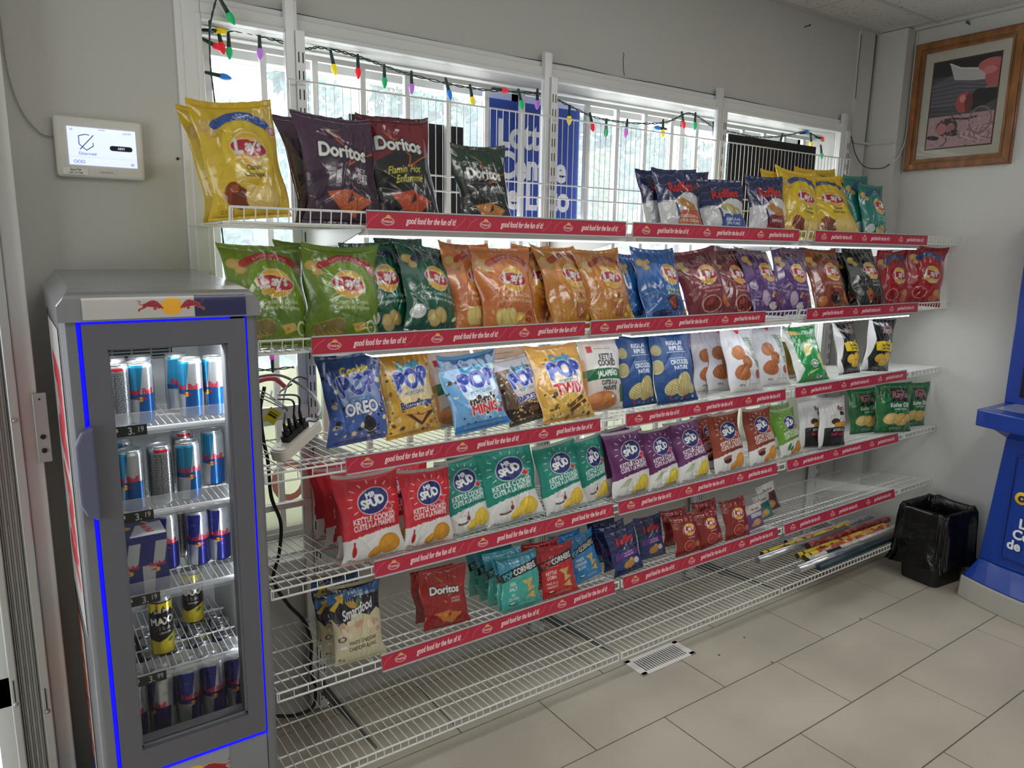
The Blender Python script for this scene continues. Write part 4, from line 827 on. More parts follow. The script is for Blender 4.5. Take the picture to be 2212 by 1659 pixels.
def gcream(c):
    c.poly([(0, 1.38), (.16, 1.38), (.1, .7), (.2, .3), (.06, 0), (0, 0)], (222, 226, 222)); chip(c, .24, 1.28, .14, .06, (214, 190, 110), -10); chip(c, .44, .82, .12, .2, (226, 212, 150), -35); chip(c, .82, .46, .11, .24, (206, 190, 120), 15)
    c.text('SOUR', .68, 1.14, .1, (200, 220, 200), bold=1, cond=.8); c.text('CREAM', .72, .96, .14, W_, bold=2, cond=.75); c.text("N' ONION", .74, .82, .12, W_, bold=2, cond=.7); c.ell(.52, .42, .12, .11, (206, 212, 206)); c.ell(.52, .42, .07, .06, (90, 110, 100), ring=.012); c.ell(.45, .22, .2, .03, (190, 206, 120), rot=15)
    c.specks(12, .02, .04, [(190, 60, 60), (210, 220, 200), (60, 90, 160)], (.3, .95, .03, .14), 3); c.specks(20, .02, .06, [(60, 176, 84), (20, 120, 50)], (.1, 1, .1, 1.3), 4, .4)
def rayb(c):
    c.poly([(0, A), (.14, A), (.22, .9), (.06, .4), (.18, 0), (0, 0)], (226, 228, 228)); c.text('Ray\u2019s' if False else "Ray's", .64, 1.08, .24, (150, 126, 128), bold=4, cond=.8, shear=.15); c.text('Uncle', .6, 1.24, .12, (150, 126, 128), bold=2, cond=.8); c.lines(.5, 1.0, .34, 4, .04, (120, 116, 118), .014); c.rect(.66, .76, .84, .9, (200, 200, 200))
    n = 8; c.poly([(.2, .84), (.5, .86), (1, .8), (1, .54), (.6, .58), (.24, .6)], (226, 198, 40)); c.text('Salt & Vinegar', .6, .72, .1, (60, 50, 20), bold=2, cond=.62); c.text('Sel & Vinaigre', .6, .63, .09, (60, 50, 20), bold=2, cond=.62)
    chip(c, .4, .38, .17, .13, (226, 184, 60)); chip(c, .66, .4, .17, .15, (220, 176, 50), 20); chip(c, .56, .24, .17, .1, (228, 190, 70)); c.lines(.25, .1, .4, 3, .03, W_, .012)
def rays(c):
    c.rect(0, 1, 0, .60, (26, 26, 28)); c.rect(0, .10, 0, A, (226, 228, 228)); c.text("Ray's", .72, 1.08, .18, (120, 40, 60), bold=4, cond=.8, shear=.15); c.rect(.62, .86, .94, 1.04, (34, 24, 26))
    c.ell(.45, .76, .16, .09, (60, 36, 24)); chip(c, .56, .66, .2, .08, (222, 166, 60)); chip(c, .8, .7, .16, .08, (216, 156, 50)); c.rect(0, 1, 0, .6, (26, 26, 28)); c.rect(0, .10, 0, A, (226, 228, 228)); c.text('BARBECUE', .56, .48, .12, (210, 210, 212), bold=2, cond=.75); c.text('SWEET & SPICY', .56, .34, .13, (206, 52, 78), bold=3, cond=.62); c.lines(.3, .26, .6, 5, .04, (110, 110, 100), .014)
def rayd(c):
    c.specks(26, .02, .06, [(30, 130, 60), (60, 150, 60), (16, 96, 46)], (0, 1, 0, A), 11, .7)
    for i in range(8): c.ell(.1+.12*i, 1.2-.05*(i % 3), .06, .015, (20, 80, 40), rot=20*i)
    c.rect(.36, .84, .92, 1.3, (24, 18, 20), .9); c.text('Uncle', .6, 1.2, .1, (170, 130, 134), bold=2); c.text("Ray's", .58, 1.03, .26, (40, 10, 20), bold=8, cond=.8, shear=.15); c.text("Ray's", .58, 1.03, .26, (176, 120, 128), bold=3, cond=.8, shear=.15); c.lines(.44, .98, .32, 2, .035, (120, 120, 116), .012)
    c.text('Kosher Dill', .58, .76, .17, W_, bold=3, cond=.72); c.text('Aneth Kasher', .6, .67, .09, (226, 236, 220), bold=1, cond=.8); chip(c, .32, .42, .2, .17, (226, 194, 124), 10); chip(c, .6, .38, .22, .19, (214, 178, 100), -10); chip(c, .86, .44, .12, .12, (226, 190, 120)); c.lines(.3, .12, .35, 2, .03, W_, .012)
def smart(c):
    c.rect(0, 1, 0, .78, (214, 206, 172)); c.poly([(0, .95), (.1, .74), (.26, .64), (.34, .86), (.5, .92), (.72, .84), (.9, .96), (1, .9), (1, A), (0, A)], (26, 30, 42)); c.poly([(0, 1.3), (1, 1.38), (1, 1.22), (.3, 1.2), (0, 1.14)], (44, 96, 158)); c.poly([(.02, 1.08), (.16, 1.2), (.12, 1.26), (.28, 1.3), (.24, 1.12), (.2, 1.16), (.08, 1.02)], (222, 182, 60)); c.text('SNACK SIZE', .5, 1.26, .065, W_, bold=1, cond=.8); c.text('FORMAT COLLATION', .7, 1.21, .055, W_, bold=1, cond=.75)
    c.ell(.4, 1.08, .1, .06, (190, 150, 70), rot=-25); c.ell(.52, 1.12, .03, .09, (80, 130, 60), rot=-15); c.text('Smartfood', .5, .90, .24, W_, bold=2, cond=.62, shear=.3, rot=14)
    c.specks(34, .04, .075, [(236, 220, 190), (222, 196, 160), (206, 170, 140)], (.15, .9, .54, .78), 12); c.text('WHITE CHEDDAR', .55, .37, .10, (50, 40, 34), bold=1, cond=.7, rot=3); c.text('CHEDDAR BLANC', .55, .25, .10, (50, 40, 34), bold=1, cond=.7, rot=3); c.ell(.14, .50, .06, .045, (90, 90, 80), ring=.012); c.rect(.1, .22, .3, .36, W_); c.text('45 g', .12, .06, .08, (40, 40, 40), bold=1)
def pcorn(top, base, l1, l2, tcol=(80, 190, 200)):
    def f(c):
        c.poly([(0, .98), (1, 1.16), (1, A), (0, A)], top); c.poly([(0, .80), (1, 1.0), (1, 1.24), (0, 1.02)], (24, 26, 32)); c.text('POP', .20, .89, .18, tcol, bold=3, cond=.72, rot=11); c.text('CORNERS', .64, .97, .20, W_, bold=3, cond=.68, rot=11); c.lines(.1, .86, .4, 1, .03, W_, .012)
        for i, t in enumerate(l1): c.text(t, .27, .66-.13*i, .13, W_, bold=2, cond=.7)
        for i, t in enumerate(l2): c.text(t, .27, .38-.11*i, .10, W_, bold=1, cond=.7)
        for x, y, s_, r_ in ((.66, .68, .17, 10), (.72, .5, .15, -30), (.74, .3, .16, 40)):
            P = [(x+s_*math.cos(R(r_+a)), y+s_*.8*math.sin(R(r_+a))) for a in (150, 30, 270)]; c.poly([(a+.006, b_-.01) for a, b_ in P], (150, 110, 50)); c.poly(P, (222, 186, 110)); c.specks(8, .004, .01, [(60, 50, 40)], (x-.08, x+.08, y-.06, y+.06), int(y*99))
        c.ell(.24, .16, .09, .035, (40, 30, 34)); c.ell(.24, .175, .07, .025, W_); c.lines(.4, .12, .4, 2, .035, W_, .012)
    return base, f
def ksm(c): c.ell(.15, 1.12, .14, .1, (150, 84, 60), al=.8); c.ell(.3, 1.05, .08, .07, (120, 60, 44), al=.8); c.ell(.93, 1.2, .05, .05, (226, 150, 150), ring=.01); lays_logo(c, .6, .9, .22); c.text('Ketchup', .62, .58, .09, W_, bold=1, cond=.8); c.ell(.5, .3, .2, .2, (236, 150, 130), ring=.012); c.ell(.5, .3, .15, .15, (170, 40, 36)); c.line([(.4, .3), (.6, .36)], .03, (214, 110, 90)); chip(c, .85, .3, .1, .12, (196, 110, 60))
def vic(col, tcol):
    def f(c): c.poly([(0, .9), (1, 1.0), (1, A), (0, A)], (226, 222, 214)); c.text("Miss Vickie's", .52, 1.06, .16, (90, 60, 40), bold=2, cond=.6, shear=.15); c.rect(.2, .9, .66, .9, tcol); chip(c, .5, .35, .25, .2, (214, 170, 100)); chip(c, .3, .25, .15, .12, (206, 156, 90))
    return col, f
FF = ('FORMAT', 'FAMILIAL')
DES = {
 'lays_classic': lays((222, 186, 40), (236, 204, 70), ('Classic', 'Classique'), (50, 36, 20), (40, 84, 168), ('FORMAT', 'FAMILIAL'), f_classic, lx=.58, ly=.84),
 'lays_classic2': lays((236, 196, 34), (244, 214, 70), ('Classic', 'Classique'), (60, 40, 20), (52, 84, 140), ('FORMAT', 'FAMILIAL'), f_classic, lx=.55, ly=.82),
 'lays_teal': lays((0, 128, 118), (10, 150, 136), ('Salt & Vinegar', 'Sel et vinaigre'), (150, 220, 220), (30, 90, 130), FF, f_forest),
 'lays_green': lays((120, 152, 44), (88, 130, 36), ('Cream & Onion', 'Cr\u00e8me et oignon'), (226, 236, 200), (190, 48, 48), ('FLAVOUR OF INDIA', "SAVEUR DE L'INDE"), f_green),
 'lays_forest': lays((10, 88, 66), (16, 106, 76), ('Sour Cream & Onion', 'Cr\u00e8me sure et oignon'), (214, 232, 220), (24, 40, 70), FF, f_forest),
 'lays_orange': lays((216, 128, 62), (196, 92, 44), ("Hot 'n Sweet Chili", 'Piment fort et sucr\u00e9'), (240, 220, 200), (196, 66, 40), ('FLAVOUR OF CHINA', 'SAVEUR DE CHINE'), f_orange),
 'lays_amber': lays((206, 134, 40), (186, 106, 34), ('Thai Honey', 'Miel tha\u00ef'), (240, 214, 180), (176, 64, 34), ('FLAVOUR OF', 'SAVEUR DE'), f_amber),
 'lays_blue': lays((30, 104, 182), (22, 80, 150), ('Magic Masala', 'Magic Masala'), (222, 220, 60), None, '', f_blue, lx=.66, ly=.9),
 'lays_maroon': lays((128, 38, 52), (150, 52, 60), ('Sweet Chili Heat', 'Piment suave'), (236, 190, 190), (96, 26, 40), FF, f_maroon),
 'lays_purple': lays((88, 46, 122), (110, 64, 146), ('All Dressed', 'Assaisonn\u00e9es'), (222, 206, 236), (70, 34, 100), FF, f_purple),
 'lays_rust': lays((134, 50, 30), (160, 70, 40), ('Old Fashioned BBQ', 'Barbecue'), (236, 200, 150), (90, 30, 24), FF, f_rust),
 'lays_black': lays((22, 26, 26), (36, 40, 38), ('Bar-B-Q', 'Barbecue'), (206, 206, 206), (30, 34, 40), FF, f_black),
 'lays_red': lays((170, 22, 36), (196, 40, 48), ('Ketchup',), W_, (40, 84, 160), FF, f_red, lx=.56, ly=.76),
 'dor_purple': dor((58, 34, 58), (74, 44, 74), names=('SPICY', 'SWEET', 'CHILI'), tri=(196, 96, 60)),
 'dor_hot': dor((26, 28, 34), (140, 28, 46), brand_y=.98, script=("Flamin' Hot", 'Enflamm\u00e9'), tri=(196, 78, 44)),
 'dor_green': dor((20, 30, 26), (26, 62, 44), names=('JALAPE\u00d1O', '& CHEDDAR'), tri=(196, 130, 60)),
 'dor_nacho': dor((160, 34, 34), (176, 40, 38), names=('NACHO', 'CHEESE'), tri=(216, 130, 60)),
 'ruf_cheddar': ruf((206, 92, 44), ('CHEDDAR &', 'SOUR CREAM', 'CHEDDAR CR\u00c8ME')), 'ruf_regular': ruf((36, 82, 168), ('REGULAR', 'NATURE'), (206, 196, 130)), 'ruf_bbq': ruf((140, 30, 44), ('BAR-B-Q',)),
 'ruf_small': ruf((34, 60, 130), ('ALL DRESSED', 'ASSAISONN\u00c9ES'), (222, 160, 76), small=True),
 'pop_oreo': pop((66, 96, 168), 'Cookie', [('OREO', W_, (26, 50, 120))], b_oreo, (150, 170, 220), [(230, 214, 170), (40, 34, 30), (206, 190, 150)], (36, 68, 140), (240, 206, 70), 3, .27),
 'pop_butter': pop((206, 158, 62), 'Candy', [('Butterfinger', (34, 50, 120), (240, 214, 120))], b_butter, (236, 214, 170), [(236, 206, 140), (160, 96, 50), (120, 70, 36)], (196, 140, 44), seed=4, bsz=.17),
 'pop_mm': pop((112, 168, 214), 'Candy', [("m&m's", (60, 40, 30), W_), ('MINIS', (206, 50, 60), W_)], b_mm, (214, 228, 240), [(236, 220, 180), (90, 50, 40), (206, 60, 60)], (26, 92, 138), (50, 170, 206), 5, .25),
 'pop_snick': pop((96, 74, 60), 'Candy', [('SNICKERS', (40, 50, 130), W_)], b_snick, (216, 206, 204), [(180, 140, 90), (50, 34, 26), (120, 84, 54)], (190, 194, 200), (60, 170, 210), 6, .17),
 'pop_twix': pop((206, 160, 70), 'Candy', [('TWIX', (196, 34, 50), W_)], b_twix, (236, 220, 190), [(196, 150, 70), (70, 44, 26), (226, 196, 120)], (222, 176, 90), seed=7, bsz=.3),
 'pc_kettle': ((212, 206, 200), pck), 'blue_rip': ((26, 72, 130), brip), 'pc_purple': ((112, 62, 142), purp), 'white_rip': ((214, 216, 222), wrip), 'pc_orange': ((206, 110, 60), oran), 'green_cream': ((24, 146, 70), gcream),
 'ray_black': ((24, 24, 26), rayb), 'ray_sweet': ((218, 218, 218), rays), 'ray_dill': ((26, 112, 58), rayd), 'smartfood': ((212, 204, 168), smart),
 'spud_red': spud((206, 44, 58), (214, 150, 50), e_red), 'spud_teal': spud((20, 136, 120), (230, 196, 74), e_teal), 'spud_purple': spud((98, 34, 96), (222, 200, 70), e_purple), 'spud_brown': spud((142, 58, 34), (222, 150, 50), e_brown), 'spud_green': spud((108, 160, 54), (200, 140, 60), e_green),
 'pc_teal': pcorn((60, 146, 176), (70, 178, 166), ('SEA', 'SALT'), ('SEL', 'DE MER')), 'pc_red': pcorn((168, 30, 40), (200, 44, 46), ('KETTLE', 'CORN'), ('MA\u00cfS \u00c0 LA', 'MARMITE'), (226, 60, 60)), 'pc_blue': pcorn((50, 140, 200), (50, 140, 206), ('WHITE', 'CHEDDAR', 'BLANC'), (), (80, 190, 230)),
 'ketch_small': ((140, 34, 32), ksm), 'vic_teal': vic((30, 128, 116), (20, 100, 90)), 'vic_maroon': vic((110, 40, 44), (90, 26, 34)), 'vic_purple': vic((116, 74, 150), (206, 206, 220)),
}
KIND = {'dor': ('tortilla_chip_bag', 'tortilla chip bag'), 'pop': ('popcorn_bag', 'popcorn bag'), 'sma': ('popcorn_bag', 'popcorn bag'), 'pc_': ('snack_bag', 'snack bag')}
SMALL = ('dor_nacho', 'ruf_small', 'pc_teal', 'pc_red', 'pc_blue', 'ketch_small', 'vic_teal', 'vic_maroon', 'vic_purple', 'dor_green')
MATTE = ('spud_', 'white_rip', 'pc_kettle', 'ray_sweet', 'blue_rip')
FOIL = printed('glossy_foil_bag', rough=.2, bump=.45, bscale=24, coat=.35, spec=.7, crumple=.4); MATF = printed('matte_foil_bag', rough=.42, bump=.3, bscale=20, spec=.5, crumple=.25)
W0, H0 = .19, .262
INK = {'lays': .74, 'dor_': .85, 'ruf_': .78, 'spud': .92, 'pop_': .88}   # printed-film ink density
def bag_meshes(key, seed, small, base, fn):
    """front+back pouch of W0 x H0, origin at the middle of its foot; returns body, top seal, bottom seal meshes"""
    g = np.random.default_rng(seed)
    n = 84 if small else 124; cv = Cv(n, A, base); fn(cv); C = cv.down()*INK[key[:4]] if key[:4] in INK else cv.down()*.84; m = cv.m
    sb_, st_ = .028, .955
    def surf(U, V, side):
        v = (V-sb_)/(st_-sb_); v = np.clip(v, 0, 1); U2 = U
        env = np.clip(np.sin(np.pi*v**.9), 0, 1)**.55
        hw = W0/2*(1.03-.10*np.clip(np.sin(np.pi*v**.8), 0, 1)**.8+.015*np.cos(6*v+seed))
        tt = (.040 if not small else .030)*W0/.19*(1-.25*v)
        edge = np.clip(1-np.abs(U2)**2.4, 0, 1)**.75
        T = tt*env*edge
        wob = .0035*np.sin(5*v+seed)+.003*np.sin(11*v+2*seed)
        x = U2*hw + wob*np.abs(U2)**2
        # pleats that fan out of both seals, and creases across the film
        pl = 0
        for k_ in range(5):
            f_, ph = pk[k_]; pl = pl+np.sin(f_*U2+ph+side)*np.exp(-(1-v)/.16)*.0028*(1-np.exp(-(1-v)/.03)) + np.sin(f_*1.3*U2+ph*2+side)*np.exp(-v/.10)*.0022*(1-np.exp(-v/.03))
        cr_ = 0
        for (x0, y0, a_, l_, w_, s_) in crs:
            dx, dy = U2-x0, (v-y0)*1.4; d = -dx*math.sin(a_)+dy*math.cos(a_); al_ = dx*math.cos(a_)+dy*math.sin(a_); cr_ = cr_+s_*np.exp(-np.abs(d)/w_)*np.exp(-(al_/l_)**2)
        T = T+(pl+cr_*edge)*np.clip(edge*1.3, 0, 1)*np.clip(env*1.5, 0, 1)
        T = np.maximum(T, 0)
        y = -side*T+top_bend*np.clip(v-.8, 0, 1)**2*8*(1+.6*np.sin(3.1*U2+seed))*H0
        z = V*H0 - .010*np.abs(U2)**3*np.sin(np.pi*v) - .004*env + ear*np.abs(U2)**4*np.clip(v-.85, 0, 1)*6 - dip*(1-U2**2)*np.clip(v-.8, 0, 1)*5
        return x, y, z
    pk = [(g.uniform(6, 26), g.uniform(0, 6)) for _ in range(5)]
    crs = [(g.uniform(-.9, .9), g.uniform(.05, .95), g.uniform(-1.4, 1.4), g.uniform(.15, .6), g.uniform(.02, .075), g.uniform(-.0068, .0052)) for _ in range(24)]
    crs += [(s_*.8, .9, s_*-.9, .5, .05, -.006) for s_ in (-1, 1)]+[(s_*.8, .1, s_*.9, .4, .05, -.005) for s_ in (-1, 1)]
    top_bend = g.uniform(-.12, .10); ear = g.uniform(0, .012); dip = g.uniform(0, .007)
    U, V = np.meshgrid(np.linspace(-1, 1, n), np.linspace(sb_, st_, m)); x, y, z = surf(U, V, 1.); Pf = np.stack([x, y, z], -1)
    nb, mb = 25, 33; Ub, Vb = np.meshgrid(np.linspace(-1, 1, nb), np.linspace(sb_, st_, mb)); x, y, z = surf(Ub, Vb, -1.); Pb = np.stack([x, y, z], -1)
    i1 = np.arange(m*n).reshape(m, n); i2 = np.arange(mb*nb).reshape(mb, nb)+m*n
    q1 = np.stack([i1[:-1, :-1], i1[:-1, 1:], i1[1:, 1:], i1[1:, :-1]], -1).reshape(-1, 4); q2 = np.stack([i2[:-1, :-1], i2[1:, :-1], i2[1:, 1:], i2[:-1, 1:]], -1).reshape(-1, 4)
    bc = np.array(lin(base))*.9; me = bpy.data.meshes.new('bag'); raw_mesh(me, np.concatenate([Pf.reshape(-1, 3), Pb.reshape(-1, 3)]), np.concatenate([q1, q2]), np.concatenate([C.reshape(-1, 3), np.tile(bc, (mb*nb, 1))]), True)
    out = [me]
    for nm, v0, v1, row in (('top_seal', st_, 1., m-1), ('bottom_seal', 0., sb_, 0)):
        k = 6; Us, Vs = np.meshgrid(np.linspace(-1, 1, 41), np.linspace(v0, v1, k)); vv = np.full_like(Vs, st_ if row else sb_); x, y, z = surf(Us, vv, 1.); z = z+(Vs-vv)*H0
        dirn = top_bend*1.5 if row else 0; y = y+dirn*(Vs-vv)*H0*2.5 + .0008*np.cos(np.arange(k)*math.pi)[:, None] + .0012*np.sin(23*Us+seed)
        cc = C[row][np.linspace(0, n-1, 41).astype(int)]; cc = np.tile(cc, (k, 1, 1)); cc = cc*.5+bc*.5
        if row and key.startswith('spud'): cc = cc*.25+.75*np.array(lin((196, 196, 194)))
        e = grid_mesh(nm, np.stack([x, y, z], -1), cc, True); out.append(e)
    return out
